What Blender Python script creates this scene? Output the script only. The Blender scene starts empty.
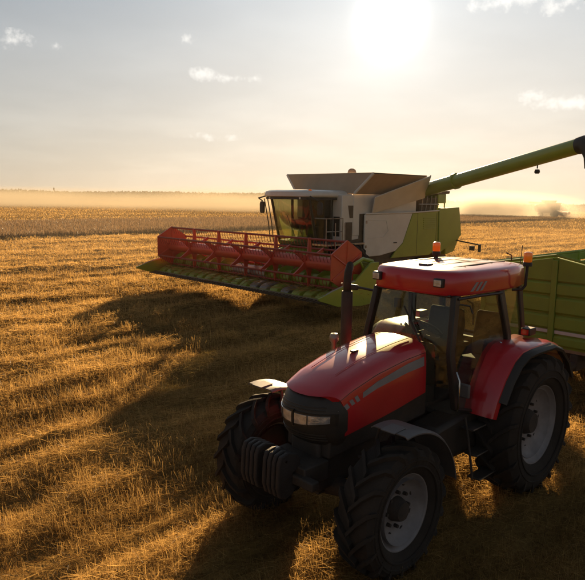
import bpy, bmesh, math, random
import numpy as np
from mathutils import Vector, Matrix

random.seed(7)
rng = np.random.default_rng(11)
PI = math.pi
sc = bpy.context.scene
COL = sc.collection
R = math.radians

# ------------------------------------------------------------------ camera
CAM_H, PITCH, ROLL = 3.56, R(8.55), R(0.82)
cam_d = bpy.data.cameras.new('camera')
cam_d.sensor_width = 36.0
cam_d.lens = 36.0 * 619.7 / 585.0
cam_d.clip_start, cam_d.clip_end = 0.05, 6000
cam = bpy.data.objects.new('camera', cam_d)
COL.objects.link(cam)
_fw = Vector((0, math.cos(PITCH), -math.sin(PITCH)))
_rt = Vector((1, 0, 0))
_up = _rt.cross(_fw)
_r = _rt * math.cos(ROLL) + _up * math.sin(ROLL)
_u = -_rt * math.sin(ROLL) + _up * math.cos(ROLL)
cam.matrix_world = Matrix(((_r.x, _u.x, -_fw.x, 0), (_r.y, _u.y, -_fw.y, 0), (_r.z, _u.z, -_fw.z, CAM_H), (0, 0, 0, 1)))
sc.camera = cam

# ------------------------------------------------------------------ sky, sun, exposure
SUN_EL, SUN_AZ = R(14.8), R(8.2)            # azimuth from +Y towards +X
SUN_DIR = Vector((math.sin(SUN_AZ) * math.cos(SUN_EL), math.cos(SUN_AZ) * math.cos(SUN_EL), math.sin(SUN_EL)))
SKY_STRENGTH = 0.05
SKY_ROLL = 5.7
SUN_STRENGTH = 5.0
EXPOSURE = 1.25

world = bpy.data.worlds.new('World')
sc.world = world
world.use_nodes = True
nt = world.node_tree
nt.nodes.clear()
W = nt.nodes.new
L = nt.links.new


def wmath(op, a, b=None, c=None):
    n = W('ShaderNodeMath'); n.operation = op
    for i, x in enumerate((a, b, c)):
        if x is None: continue
        if isinstance(x, (int, float)): n.inputs[i].default_value = x
        else: L(x, n.inputs[i])
    return n.outputs[0]


def wdot(vec, d):
    n = W('ShaderNodeVectorMath'); n.operation = 'DOT_PRODUCT'
    L(vec, n.inputs[0]); n.inputs[1].default_value = d
    return n.outputs['Value']


def wmixc(fac, a, b, mode='MIX'):
    n = W('ShaderNodeMix'); n.data_type = 'RGBA'; n.blend_type = mode; n.clamp_factor = True
    for i, x in ((0, fac), (6, a), (7, b)):
        if isinstance(x, (int, float)): n.inputs[i].default_value = x
        elif isinstance(x, tuple): n.inputs[i].default_value = x
        else: L(x, n.inputs[i])
    return n.outputs[2]


sky = W('ShaderNodeTexSky'); sky.sky_type = 'NISHITA'; sky.sun_disc = False
sky.sun_elevation = SUN_EL; sky.sun_rotation = SUN_AZ
sky.altitude = 100; sky.air_density = 1.0; sky.dust_density = 1.5; sky.ozone_density = 1.0
tc = W('ShaderNodeTexCoord')
D = tc.outputs['Generated']
sd = wmath('MAXIMUM', wdot(D, SUN_DIR), 0.0)
# aureole of the low sun in dusty air
g1 = wmath('MULTIPLY', wmath('POWER', sd, 2200), 24.0)
g2 = wmath('MULTIPLY', wmath('POWER', sd, 360), 1.4)
g3 = wmath('MULTIPLY', wmath('POWER', sd, 40), .8)
glow = wmath('ADD', wmath('ADD', g1, g2), g3)
comb = W('ShaderNodeVectorMath'); comb.operation = 'SCALE'
comb.inputs[0].default_value = (1.0, 0.97, 0.91); L(glow, comb.inputs['Scale'])
# high thin veil of cloud over the whole sky, and small cumulus puffs
sep = W('ShaderNodeSeparateXYZ'); L(D, sep.inputs[0])
zc = wmath('MAXIMUM', sep.outputs[2], 0.03)
prj = W('ShaderNodeCombineXYZ')
L(wmath('DIVIDE', sep.outputs[0], wmath('ADD', zc, 0.12)), prj.inputs[0])
L(wmath('DIVIDE', sep.outputs[1], wmath('ADD', zc, 0.12)), prj.inputs[1])
veil = W('ShaderNodeTexNoise'); veil.inputs['Scale'].default_value = 0.9; veil.inputs['Detail'].default_value = 4
L(prj.outputs[0], veil.inputs['Vector'])
vr = W('ShaderNodeMapRange'); L(veil.outputs['Fac'], vr.inputs[0]); vr.inputs[1].default_value = .42; vr.inputs[2].default_value = .72
# the sky seen through thick summer haze: its bright range is rolled off
bw = W('ShaderNodeRGBToBW'); L(sky.outputs[0], bw.inputs[0])
roll = W('ShaderNodeVectorMath'); roll.operation = 'SCALE'
L(sky.outputs[0], roll.inputs[0]); L(wmath('DIVIDE', SKY_ROLL, wmath('ADD', bw.outputs[0], SKY_ROLL)), roll.inputs['Scale'])
# hazy air: paler than clear sky, and it scatters forward, so the sky darkens smoothly away from the sun
lum = W('ShaderNodeRGBToBW'); L(roll.outputs[0], lum.inputs[0])
pale = W('ShaderNodeVectorMath'); pale.operation = 'SCALE'; pcol = W('ShaderNodeMix'); pcol.data_type = 'VECTOR'; pcol.inputs[4].default_value = (1.30, 1.15, .96); pcol.inputs[5].default_value = (.83, .97, 1.11)
pel = W('ShaderNodeMapRange'); L(sep.outputs[2], pel.inputs[0]); pel.inputs[1].default_value = 0.0; pel.inputs[2].default_value = .34; L(pel.outputs[0], pcol.inputs[0]); L(pcol.outputs[1], pale.inputs[0]); L(lum.outputs[0], pale.inputs['Scale'])
base = wmixc(0.78, roll.outputs[0], pale.outputs[0])
vfac = wmath('ADD', 1.0, wmath('MULTIPLY', vr.outputs[0], 0.13))
ph = wmath('POWER', wmath('MULTIPLY', wmath('ADD', wdot(D, SUN_DIR), 1.0), 0.5), 3.0)
ph = wmath('MULTIPLY', wmath('ADD', wmath('MULTIPLY', ph, .48), 0.84), vfac)
shp = W('ShaderNodeVectorMath'); shp.operation = 'SCALE'; L(base, shp.inputs[0]); L(ph, shp.inputs['Scale'])
base = shp.outputs[0]


def pix_dir(px, py):
    v = _fw + _r * ((px - 292.5) / 619.7) - _u * ((py - 290) / 619.7)
    return v.normalized()


cn = W('ShaderNodeTexNoise'); cn.inputs['Scale'].default_value = 55; cn.inputs['Detail'].default_value = 6; cn.inputs['Roughness'].default_value = .62
L(D, cn.inputs['Vector'])
mask = None
#        direction seen at    half width, half height (radians), strength
for px, py, hw, hh, st in ((14, 40, .030, .016, .75), (55, 46, .014, .009, .6), (205, 74, .030, .013, .85), (228, 78, .022, .010, .8), (258, 79, .022, .008, .6),
                           (208, 137, .055, .007, .5), (187, 38, .016, .010, .35), (505, 0, .080, .018, .85), (560, 4, .050, .016, .8), (534, 95, .032, .011, .8),
                           (575, 103, .075, .013, .75), (-60, 30, .07, .02, .8), (-160, 90, .09, .02, .8), (700, 60, .12, .02, .8), (820, 20, .1, .03, .8)):
    d = pix_dir(px, py)
    rx = d.cross(Vector((0, 0, 1))).normalized(); ry = rx.cross(d)
    a = wmath('DIVIDE', wdot(D, rx), hw); b = wmath('DIVIDE', wdot(D, ry), hh)
    m = wmath('SUBTRACT', 1.0, wmath('SQRT', wmath('ADD', wmath('MULTIPLY', a, a), wmath('MULTIPLY', b, b))))
    m = wmath('MULTIPLY', wmath('MAXIMUM', m, 0.0), st)
    m = wmath('MULTIPLY', m, wmath('GREATER_THAN', wdot(D, d), 0.0))
    mask = m if mask is None else wmath('MAXIMUM', mask, m)
cl = W('ShaderNodeMapRange'); cl.interpolation_type = 'SMOOTHSTEP'
L(wmath('ADD', mask, wmath('MULTIPLY', wmath('SUBTRACT', cn.outputs['Fac'], 0.5), 2.2)), cl.inputs[0])
cl.inputs[1].default_value = .08; cl.inputs[2].default_value = .95
clf = wmath('MULTIPLY', cl.outputs[0], wmath('GREATER_THAN', mask, 0.002))
base = wmixc(wmath('MULTIPLY', clf, 0.50), base, (11.5, 11.0, 10.2, 1))
addn = W('ShaderNodeVectorMath'); addn.operation = 'ADD'
L(base, addn.inputs[0]); L(comb.outputs[0], addn.inputs[1])
bg = W('ShaderNodeBackground'); bg.inputs['Strength'].default_value = SKY_STRENGTH
L(addn.outputs[0], bg.inputs['Color'])
world.cycles.sampling_method = 'MANUAL'; world.cycles.sample_map_resolution = 512
wo = W('ShaderNodeOutputWorld'); L(bg.outputs[0], wo.inputs['Surface'])

sun_d = bpy.data.lights.new('sun', 'SUN')
sun_d.energy = SUN_STRENGTH; sun_d.angle = R(0.6); sun_d.color = (1.0, 0.70, 0.365)
sun = bpy.data.objects.new('sun', sun_d)
COL.objects.link(sun)
sun.rotation_euler = SUN_DIR.to_track_quat('Z', 'Y').to_euler()
sun.location = SUN_DIR * 100

vs = sc.view_settings
vs.view_transform = 'Standard'; vs.look = 'None'; vs.gamma = 1.0; vs.exposure = EXPOSURE
sc.render.engine = 'CYCLES'
sc.cycles.use_denoising = True
sc.cycles.max_bounces = 6
sc.cycles.diffuse_bounces = 2
sc.cycles.glossy_bounces = 3
sc.cycles.transmission_bounces = 4
sc.cycles.caustics_reflective = False
sc.cycles.caustics_refractive = False
sc.cycles.transparent_max_bounces = 14
sc.cycles.volume_bounces = 0
sc.cycles.volume_step_rate = 3.0
sc.cycles.volume_max_steps = 96
sc.cycles.use_adaptive_sampling = True
sc.cycles.adaptive_threshold = 0.015


# ------------------------------------------------------------------ materials
def nodes_of(m):
    m.use_nodes = True
    t = m.node_tree
    t.nodes.clear()
    return t


def mat(name, col, rough=.5, metal=0., coat=0., spec=.5, var=.15, scale=6., dust=0., dustcol=(.30, .20, .10), bump=0., bscale=60., emit=None, coat_rough=.08):
    m = bpy.data.materials.new(name)
    t = nodes_of(m); N = t.nodes.new; K = t.links.new
    out = N('ShaderNodeOutputMaterial'); b = N('ShaderNodeBsdfPrincipled')
    K(b.outputs[0], out.inputs[0])
    tcn = N('ShaderNodeTexCoord')
    nz = N('ShaderNodeTexNoise'); nz.inputs['Scale'].default_value = scale; nz.inputs['Detail'].default_value = 6
    K(tcn.outputs['Object'], nz.inputs['Vector'])
    hs = N('ShaderNodeMapRange'); K(nz.outputs['Fac'], hs.inputs[0])
    hs.inputs[1].default_value = .3; hs.inputs[2].default_value = .7; hs.inputs[3].default_value = 1 - var; hs.inputs[4].default_value = 1 + var
    mul = N('ShaderNodeVectorMath'); mul.operation = 'SCALE'
    mul.inputs[0].default_value = col; K(hs.outputs[0], mul.inputs['Scale'])
    last = mul.outputs[0]
    if dust > 0:
        n2 = N('ShaderNodeTexNoise'); n2.inputs['Scale'].default_value = scale * .6; n2.inputs['Detail'].default_value = 8; n2.inputs['Roughness'].default_value = .7
        K(tcn.outputs['Object'], n2.inputs['Vector'])
        mr = N('ShaderNodeMapRange'); K(n2.outputs['Fac'], mr.inputs[0])
        mr.inputs[1].default_value = .35; mr.inputs[2].default_value = .75; mr.inputs[3].default_value = dust * .35; mr.inputs[4].default_value = dust
        mx = N('ShaderNodeMix'); mx.data_type = 'RGBA'; K(mr.outputs[0], mx.inputs[0]); K(last, mx.inputs[6]); mx.inputs[7].default_value = (*dustcol, 1)
        last = mx.outputs[2]
        rr = N('ShaderNodeMapRange'); K(mr.outputs[0], rr.inputs[0]); rr.inputs[1].default_value = 0; rr.inputs[2].default_value = 1
        rr.inputs[3].default_value = rough; rr.inputs[4].default_value = min(1, rough + .5)
        K(rr.outputs[0], b.inputs['Roughness'])
    else:
        b.inputs['Roughness'].default_value = rough
    K(last, b.inputs['Base Color'])
    b.inputs['Metallic'].default_value = metal
    b.inputs['Specular IOR Level'].default_value = spec
    b.inputs['Coat Weight'].default_value = coat
    b.inputs['Coat Roughness'].default_value = coat_rough
    if bump > 0:
        n3 = N('ShaderNodeTexNoise'); n3.inputs['Scale'].default_value = bscale; n3.inputs['Detail'].default_value = 5
        K(tcn.outputs['Object'], n3.inputs['Vector'])
        bp = N('ShaderNodeBump'); bp.inputs['Strength'].default_value = bump; bp.inputs['Distance'].default_value = .01
        K(n3.outputs['Fac'], bp.inputs['Height']); K(bp.outputs[0], b.inputs['Normal'])
    if emit:
        b.inputs['Emission Color'].default_value = (*emit[0], 1); b.inputs['Emission Strength'].default_value = emit[1]
    return m


def glass_mat(name, tint, refl=1.0, rough=.02, dust=.0):
    m = bpy.data.materials.new(name)
    t = nodes_of(m); N = t.nodes.new; K = t.links.new
    out = N('ShaderNodeOutputMaterial')
    tr = N('ShaderNodeBsdfTransparent'); tr.inputs[0].default_value = (*tint, 1)
    gl = N('ShaderNodeBsdfGlossy'); gl.inputs['Roughness'].default_value = rough; gl.inputs[0].default_value = (refl, refl, refl, 1)
    lw = N('ShaderNodeLayerWeight'); lw.inputs[0].default_value = .5
    pw_ = N('ShaderNodeMath'); pw_.operation = 'POWER'; K(lw.outputs['Facing'], pw_.inputs[0]); pw_.inputs[1].default_value = 4.0
    fr = N('ShaderNodeMath'); fr.operation = 'MULTIPLY_ADD'; K(pw_.outputs[0], fr.inputs[0]); fr.inputs[1].default_value = .75; fr.inputs[2].default_value = .03
    mx = N('ShaderNodeMixShader'); K(fr.outputs[0], mx.inputs[0]); K(tr.outputs[0], mx.inputs[1]); K(gl.outputs[0], mx.inputs[2])
    last = mx.outputs[0]
    if dust > 0:
        tcn = N('ShaderNodeTexCoord'); nz = N('ShaderNodeTexNoise'); nz.inputs['Scale'].default_value = 3.5; nz.inputs['Detail'].default_value = 8
        K(tcn.outputs['Object'], nz.inputs['Vector'])
        mr = N('ShaderNodeMapRange'); K(nz.outputs['Fac'], mr.inputs[0]); mr.inputs[1].default_value = .3; mr.inputs[2].default_value = .8
        mr.inputs[3].default_value = dust * .3; mr.inputs[4].default_value = dust
        ad = N('ShaderNodeMixShader'); df = N('ShaderNodeBsdfDiffuse'); df.inputs[0].default_value = (.5, .36, .18, 1)
        tl = N('ShaderNodeBsdfTranslucent'); tl.inputs[0].default_value = (.5, .36, .18, 1)
        K(df.outputs[0], ad.inputs[1]); K(tl.outputs[0], ad.inputs[2])
        m2 = N('ShaderNodeMixShader'); K(mr.outputs[0], m2.inputs[0]); K(last, m2.inputs[1]); K(ad.outputs[0], m2.inputs[2])
        last = m2.outputs[0]
    K(last, out.inputs[0])
    return m


def straw_mat(name, col_a, col_b, transl=.45, tcol=1.15):
    """thin straw: per-blade tint from the 'tint' attribute, part of the light passes through"""
    m = bpy.data.materials.new(name)
    t = nodes_of(m); N = t.nodes.new; K = t.links.new
    out = N('ShaderNodeOutputMaterial')
    at = N('ShaderNodeAttribute'); at.attribute_name = 'tint'
    mx = N('ShaderNodeMix'); mx.data_type = 'RGBA'; K(at.outputs['Fac'], mx.inputs[0])
    mx.inputs[6].default_value = (*col_a, 1); mx.inputs[7].default_value = (*col_b, 1)
    pr = N('ShaderNodeBsdfPrincipled'); K(mx.outputs[2], pr.inputs['Base Color']); pr.inputs['Roughness'].default_value = .55
    pr.inputs['Specular IOR Level'].default_value = .35
    tl = N('ShaderNodeBsdfTranslucent')
    sc_ = N('ShaderNodeVectorMath'); sc_.operation = 'SCALE'; K(mx.outputs[2], sc_.inputs[0]); sc_.inputs['Scale'].default_value = tcol
    K(sc_.outputs[0], tl.inputs[0])
    ms = N('ShaderNodeMixShader'); ms.inputs[0].default_value = transl
    K(pr.outputs[0], ms.inputs[1]); K(tl.outputs[0], ms.inputs[2]); K(ms.outputs[0], out.inputs[0])
    return m


M = {}
M['red'] = mat('red_paint', (.62, .006, .018), .32, coat=1, var=.08, dust=.10, dustcol=(.34, .20, .12), scale=3, coat_rough=.10)
M['red_dark'] = mat('red_paint_panel', (.60, .006, .017), .35, coat=1, var=.06, dust=.04, scale=3)
M['grey_decal'] = mat('grey_decal', (.30, .28, .28), .45, var=.1)
M['black'] = mat('black_plastic', (.018, .017, .017), .5, var=.2, dust=.12)
M['frame'] = mat('black_frame', (.016, .015, .015), .38, var=.2, dust=.10)
M['iron'] = mat('dark_cast_iron', (.03, .028, .027), .65, var=.4, dust=.42, dustcol=(.15, .09, .05), bump=.4)
M['weight_iron'] = mat('dark_weight_iron', (.022, .02, .019), .7, var=.5, dust=.22, dustcol=(.12, .06, .035), bump=.5)
M['rubber'] = mat('tyre_rubber', (.022, .02, .019), .80, var=.35, dust=.30, dustcol=(.12, .075, .042), scale=4., bump=.3, spec=.3)
M['rim'] = mat('silver_rim', (.32, .295, .295), .5, metal=.3, var=.2, dust=.34, dustcol=(.16, .10, .06))
M['interior'] = mat('cab_interior', (.05, .047, .044), .6, var=.2, dust=.15)
M['greyfender'] = mat('grey_fender_plastic', (.12, .115, .12), .42, var=.12, dust=.18)
M['chrome'] = mat('bright_metal', (.6, .58, .55), .2, metal=1., var=.05)
M['lamp'] = mat('lamp_lens', (.62, .62, .62), .18, metal=.55, coat=1, var=.25, scale=14, bump=.8, bscale=26)
M['amber'] = mat('amber_lens', (.95, .22, .01), .2, coat=1, var=.05, emit=((1., .2, .01), .06))
M['redlens'] = mat('red_lens', (.6, .02, .01), .2, coat=1)
M['seat'] = mat('seat_fabric', (.05, .045, .042), .85, var=.2, bump=.3)
M['glass'] = glass_mat('cab_glass', (.84, .87, .82), dust=.025)
M['glass_dark'] = glass_mat('combine_cab_glass', (.70, .72, .64), dust=.03)
M['green'] = mat('harvester_green', (.305, .385, .024), .4, coat=.6, var=.08, dust=.22, scale=2)
M['green_dk'] = mat('trailer_green', (.215, .32, .028), .6, coat=.0, var=.12, dust=.14, scale=2.2)
M['cream'] = mat('harvester_light_grey', (.80, .76, .70), .45, coat=.4, var=.06, dust=.22, scale=2)
M['lid'] = mat('tank_cover', (.50, .36, .25), .6, var=.1, dust=.3, scale=2)
M['hred'] = mat('reel_red', (.70, .068, .027), .42, coat=.4, var=.1, dust=.22, scale=3)
M['hred_dk'] = mat('tine_bar_red', (.36, .036, .018), .5, var=.15, dust=.2)
M['steel'] = mat('worn_steel', (.35, .31, .27), .38, metal=.8, var=.25, dust=.2)
M['brown'] = mat('dusty_machinery', (.075, .055, .04), .7, var=.3, dust=.4)
M['white'] = mat('white_paint', (.72, .70, .66), .45, var=.06, dust=.25)
M['farred'] = mat('far_harvester_red', (.52, .12, .06), .5, var=.1, dust=.4)
M['fardark'] = mat('far_harvester_dark', (.05, .04, .035), .6, var=.1, dust=.3)
M['shirt'] = mat('red_shirt', (.32, .04, .03), .85, var=.15)
M['skin'] = mat('skin', (.42, .24, .16), .55, var=.08)
M['trousers'] = mat('dark_trousers', (.03, .035, .05), .85, var=.2)
M['hair'] = mat('dark_hair', (.03, .02, .015), .7, var=.2)


# ------------------------------------------------------------------ mesh helpers
class MB:
    def __init__(s): s.v = []; s.f = []

    def add(s, vs_, fs):
        o = len(s.v); s.v += [tuple(v) for v in vs_]; s.f += [tuple(i + o for i in f) for f in fs]; return s

    def hexa(s, p):
        return s.add(p, [(0, 3, 2, 1), (4, 5, 6, 7), (0, 1, 5, 4), (1, 2, 6, 5), (2, 3, 7, 6), (3, 0, 4, 7)])

    def box(s, x0, x1, y0, y1, z0, z1):
        return s.hexa([(x0, y0, z0), (x1, y0, z0), (x1, y1, z0), (x0, y1, z0), (x0, y0, z1), (x1, y0, z1), (x1, y1, z1), (x0, y1, z1)])

    def prism(s, poly, axis, a, b):
        """poly: 2-D outline in the two other axes, extruded along axis from a to b"""
        n = len(poly)
        def P(u, w, t):
            return (t, u, w) if axis == 0 else ((u, t, w) if axis == 1 else (u, w, t))
        vs_ = [P(u, w, a) for u, w in poly] + [P(u, w, b) for u, w in poly]
        fs = [tuple(range(n - 1, -1, -1)), tuple(range(n, 2 * n))] + [(i, (i + 1) % n, n + (i + 1) % n, n + i) for i in range(n)]
        return s.add(vs_, fs)

    def slab(s, quad, t):
        """flat polygon in space given a thickness along its normal"""
        q = [Vector(p) for p in quad]
        nrm = (q[1] - q[0]).cross(q[2] - q[0]).normalized() * t
        n = len(q)
        vs_ = q + [p + nrm for p in q]
        fs = [tuple(range(n - 1, -1, -1)), tuple(range(n, 2 * n))] + [(i, (i + 1) % n, n + (i + 1) % n, n + i) for i in range(n)]
        return s.add(vs_, fs)

    def tube(s, pts, r, n=8, caps=True):
        pts = [Vector(p) for p in pts]
        rs = r if isinstance(r, (list, tuple)) else [r] * len(pts)
        rings = []
        prev = None
        for i, p in enumerate(pts):
            t = (pts[min(i + 1, len(pts) - 1)] - pts[max(i - 1, 0)]).normalized()
            if prev is None:
                a = t.orthogonal().normalized()
            else:
                a = (prev - t * prev.dot(t)).normalized()
            prev = a
            b = t.cross(a)
            rings.append([p + (a * math.cos(2 * PI * k / n) + b * math.sin(2 * PI * k / n)) * rs[i] for k in range(n)])
        return s.loft(rings, caps=caps)

    def loft(s, rings, closed=True, caps=True):
        n = len(rings[0]); o = []
        for r_ in rings: o += [tuple(p) for p in r_]
        fs = []
        for j in range(len(rings) - 1):
            for i in range(n if closed else n - 1):
                k = (i + 1) % n
                fs.append((j * n + i, j * n + k, (j + 1) * n + k, (j + 1) * n + i))
        if caps and closed:
            fs.append(tuple(range(n - 1, -1, -1))); e = (len(rings) - 1) * n
            fs.append(tuple(range(e, e + n)))
        return s.add(o, fs)

    def lathe(s, prof, axis=1, n=32, c=(0, 0, 0), closed=False, a0=0., a1=2 * PI):
        """prof: (radius, height along axis)"""
        full = abs(a1 - a0 - 2 * PI) < 1e-6
        cnt = n if full else n + 1
        rings = []
        for k in range(cnt):
            a = a0 + (a1 - a0) * k / n
            ca, sa = math.cos(a), math.sin(a)
            ring = []
            for r_, h in prof:
                if axis == 1: p = (c[0] + r_ * ca, c[1] + h, c[2] + r_ * sa)
                elif axis == 2: p = (c[0] + r_ * ca, c[1] + r_ * sa, c[2] + h)
                else: p = (c[0] + h, c[1] + r_ * ca, c[2] + r_ * sa)
                ring.append(p)
            rings.append(ring)
        m = len(prof); o = []
        for r_ in rings: o += r_
        fs = []
        for k in range(cnt if full else cnt - 1):
            k2 = (k + 1) % cnt
            for i in range(m if closed else m - 1):
                i2 = (i + 1) % m
                fs.append((k * m + i, k2 * m + i, k2 * m + i2, k * m + i2))
        return s.add(o, fs)

    def mesh(s, name, smooth=40):
        me = bpy.data.meshes.new(name)
        me.from_pydata(s.v, [], s.f)
        bm = bmesh.new(); bm.from_mesh(me)
        bmesh.ops.recalc_face_normals(bm, faces=bm.faces)
        bm.to_mesh(me); bm.free()
        if smooth:
            me.shade_smooth()
            me.set_sharp_from_angle(angle=R(smooth))
        return me

    def build(s, name, m, parent=None, bevel=0., smooth=40, loc=None, seg=2):
        me = s.mesh(name, smooth)
        if m: me.materials.append(M[m] if isinstance(m, str) else m)
        o = bpy.data.objects.new(name, me); COL.objects.link(o)
        if parent: o.parent = parent
        if loc: o.location = loc
        if bevel:
            b = o.modifiers.new('bevel', 'BEVEL'); b.width = bevel; b.segments = seg; b.limit_method = 'ANGLE'; b.angle_limit = R(35)
        return o


def share(src, parent, loc=(0, 0, 0), rot=(0, 0, 0), scale=None):
    o = src.copy(); COL.objects.link(o); o.parent = parent; o.location = loc; o.rotation_euler = rot
    if scale: o.scale = scale
    return o


def thing(name, label, cat, loc=(0, 0, 0), rz=0., group=None):
    o = bpy.data.objects.new(name, None); COL.objects.link(o)
    o.location = loc; o.rotation_euler = (0, 0, rz); o['label'] = label; o['category'] = cat
    o.empty_display_size = .3
    if group: o['group'] = group
    return o


def tag(o, label, cat=None, kind=None):
    o['label'] = label
    if cat: o['category'] = cat
    if kind: o['kind'] = kind
    return o


# ------------------------------------------------------------------ field
HEAD = R(223.9)                               # travel direction of both machines
FWD = np.array([math.cos(HEAD), math.sin(HEAD)])
LFT = np.array([-math.sin(HEAD), math.cos(HEAD)])


def _hash(ix, iy, seed):
    h = (ix.astype(np.int64) * 374761393 + iy.astype(np.int64) * 668265263 + seed * 1442695041) & 0xFFFFFFFF
    h = ((h ^ (h >> 13)) * 1274126177) & 0xFFFFFFFF
    return ((h ^ (h >> 16)) & 0xFFFF) / 65535.0


def vnoise(x, y, seed=0):
    ix = np.floor(x); iy = np.floor(y); fx = x - ix; fy = y - iy
    fx = fx * fx * (3 - 2 * fx); fy = fy * fy * (3 - 2 * fy)
    a = _hash(ix, iy, seed); b = _hash(ix + 1, iy, seed); c = _hash(ix, iy + 1, seed); d = _hash(ix + 1, iy + 1, seed)
    return (a * (1 - fx) + b * fx) * (1 - fy) + (c * (1 - fx) + d * fx) * fy


def fbm(x, y, seed=0, o=4):
    s_ = 0; a = .5
    for i in range(o):
        s_ = s_ + a * vnoise(x, y, seed + i); x = x * 2.03 + 7.1; y = y * 2.03 + 3.7; a *= .5
    return s_ / (1 - .5 ** o)


def sstep(a, b, x):
    t = np.clip((x - a) / (b - a), 0, 1)
    return t * t * (3 - 2 * t)


def ridge(x, y):
    """0..1, long heaps of straw left in rows along the direction of travel"""
    u = x * FWD[0] + y * FWD[1]; v = x * LFT[0] + y * LFT[1]
    v2 = v + .5 * fbm(u * .12, v * .2, 5, 2)
    r1 = fbm(v2 * .95, u * .16, 21, 4)
    r2 = fbm(v2 * 2.6, u * .55, 31, 3)
    return np.clip((.62 * r1 + .38 * r2 - .30) / .42, 0, 1)


def hgt(x, y):
    x = np.asarray(x, float); y = np.asarray(y, float)
    d = np.sqrt(x * x + y * y)
    near = 1 - sstep(35, 90, d)
    h = ((.25 * ridge(x, y) - .03) + .085 * fbm(x * 1.7, y * 1.7, 44, 3) - .13) * near
    # wheel tracks and machine stand on pressed-down straw
    pu = (x - 2.26) * FWD[0] + (y - 8.05) * FWD[1]; pv = (x - 2.26) * LFT[0] + (y - 8.05) * LFT[1]
    tr_ = np.exp(-((np.abs(pv) - .92) / .34) ** 4) * (1 - sstep(2.7, 3.4, pu))
    h = h * (1 - tr_) + tr_ * (-.005 + .25 * h)
    h = h - 9.0 * sstep(150, 620, y) * sstep(-160, 180, x - .18 * (y - 150))
    h = h + 2.0 * sstep(250, 900, y) * (1 - sstep(-160, 180, x - .18 * (y - 150))) * 0
    return h


def axis_lines(lo, hi, fine_lo, fine_hi, step, grow=1.16):
    c = list(np.arange(fine_lo, fine_hi + 1e-6, step))
    s_ = step
    while c[-1] < hi: s_ *= grow; c.append(c[-1] + s_)
    s_ = step; left = [fine_lo]
    while left[-1] > lo: s_ *= grow; left.append(left[-1] - s_)
    return np.array(left[:0:-1] + c)


xs = axis_lines(-1400, 1400, -13, 12, .10, 1.07)
ys = axis_lines(-60, 1500, 2.5, 30, .10, 1.05)
X, Y = np.meshgrid(xs, ys)
Z = hgt(X, Y)
nx, ny = len(xs), len(ys)
vv = np.stack([X, Y, Z], -1).reshape(-1, 3)
idx = np.arange(nx * ny).reshape(ny, nx)
ff = np.stack([idx[:-1, :-1], idx[:-1, 1:], idx[1:, 1:], idx[1:, :-1]], -1).reshape(-1, 4)


def np_mesh(name, v, f, m, smooth=False, tint=None):
    me = bpy.data.meshes.new(name)
    k = f.shape[1]
    me.vertices.add(len(v)); me.vertices.foreach_set('co', np.ascontiguousarray(v, np.float32).ravel())
    me.loops.add(f.size); me.loops.foreach_set('vertex_index', np.ascontiguousarray(f, np.int32).ravel())
    me.polygons.add(len(f)); me.polygons.foreach_set('loop_start', np.arange(0, f.size, k, dtype=np.int32))
    me.polygons.foreach_set('loop_total', np.full(len(f), k, np.int32))
    me.update(calc_edges=True)
    if tint is not None:
        a = me.attributes.new('tint', 'FLOAT', 'POINT'); a.data.foreach_set('value', np.ascontiguousarray(tint, np.float32))
    me.materials.append(m)
    if smooth: me.shade_smooth()
    o = bpy.data.objects.new(name, me); COL.objects.link(o)
    return o


def field_mat():
    m = bpy.data.materials.new('harvested_field')
    t = nodes_of(m); N = t.nodes.new; K = t.links.new
    out = N('ShaderNodeOutputMaterial'); b = N('ShaderNodeBsdfPrincipled'); K(b.outputs[0], out.inputs[0])
    g = N('ShaderNodeNewGeometry')
    mp = N('ShaderNodeMapping'); mp.inputs['Rotation'].default_value = (0, 0, -HEAD); K(g.outputs['Position'], mp.inputs[0])

    def noise(scale, stretch, detail=6, rough=.6):
        q = N('ShaderNodeMapping'); q.inputs['Scale'].default_value = (1 / stretch, 1, 1); K(mp.outputs[0], q.inputs[0])
        n = N('ShaderNodeTexNoise'); n.inputs['Scale'].default_value = scale; n.inputs['Detail'].default_value = detail; n.inputs['Roughness'].default_value = rough
        K(q.outputs[0], n.inputs['Vector']); return n.outputs['Fac']

    def mix(f, a, c):
        x = N('ShaderNodeMix'); x.data_type = 'RGBA'
        for i, z in ((0, f), (6, a), (7, c)):
            if isinstance(z, tuple): x.inputs[i].default_value = z
            elif isinstance(z, (int, float)): x.inputs[i].default_value = z
            else: K(z, x.inputs[i])
        return x.outputs[2]

    def rng_(f, lo, hi):
        r_ = N('ShaderNodeMapRange'); K(f, r_.inputs[0]); r_.inputs[1].default_value = lo; r_.inputs[2].default_value = hi; return r_.outputs[0]
    straw = mix(rng_(noise(26, 1.6), .35, .65), (.20, .11, .033, 1), (.50, .29, .09, 1))
    rows = rng_(noise(.75, 7, 5), .40, .62)
    fine = rng_(noise(7, 3, 6, .7), .36, .62)
    c = mix(fine, (.060, .034, .013, 1), straw)
    c = mix(rows, mix(.5, c, (.10, .055, .02, 1)), c)
    big = rng_(noise(.05, 6, 4), .35, .7)
    c = mix(big, c, mix(.3, c, (.60, .37, .12, 1)))
    K(c, b.inputs['Base Color']); b.inputs['Roughness'].default_value = .95; b.inputs['Specular IOR Level'].default_value = 0.0
    bp = N('ShaderNodeBump'); bp.inputs['Strength'].default_value = .9; bp.inputs['Distance'].default_value = .06
    n2 = noise(14, 2, 8, .75); K(n2, bp.inputs['Height']); K(bp.outputs[0], b.inputs['Normal'])
    return m


field = np_mesh('field', vv, ff, field_mat(), smooth=True)
tag(field, 'harvested golden stubble field reaching to the horizon', kind='structure')

STRAW = straw_mat('stubble_straw', (.080, .037, .010), (.64, .40, .135), .52, 1.35)


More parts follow.
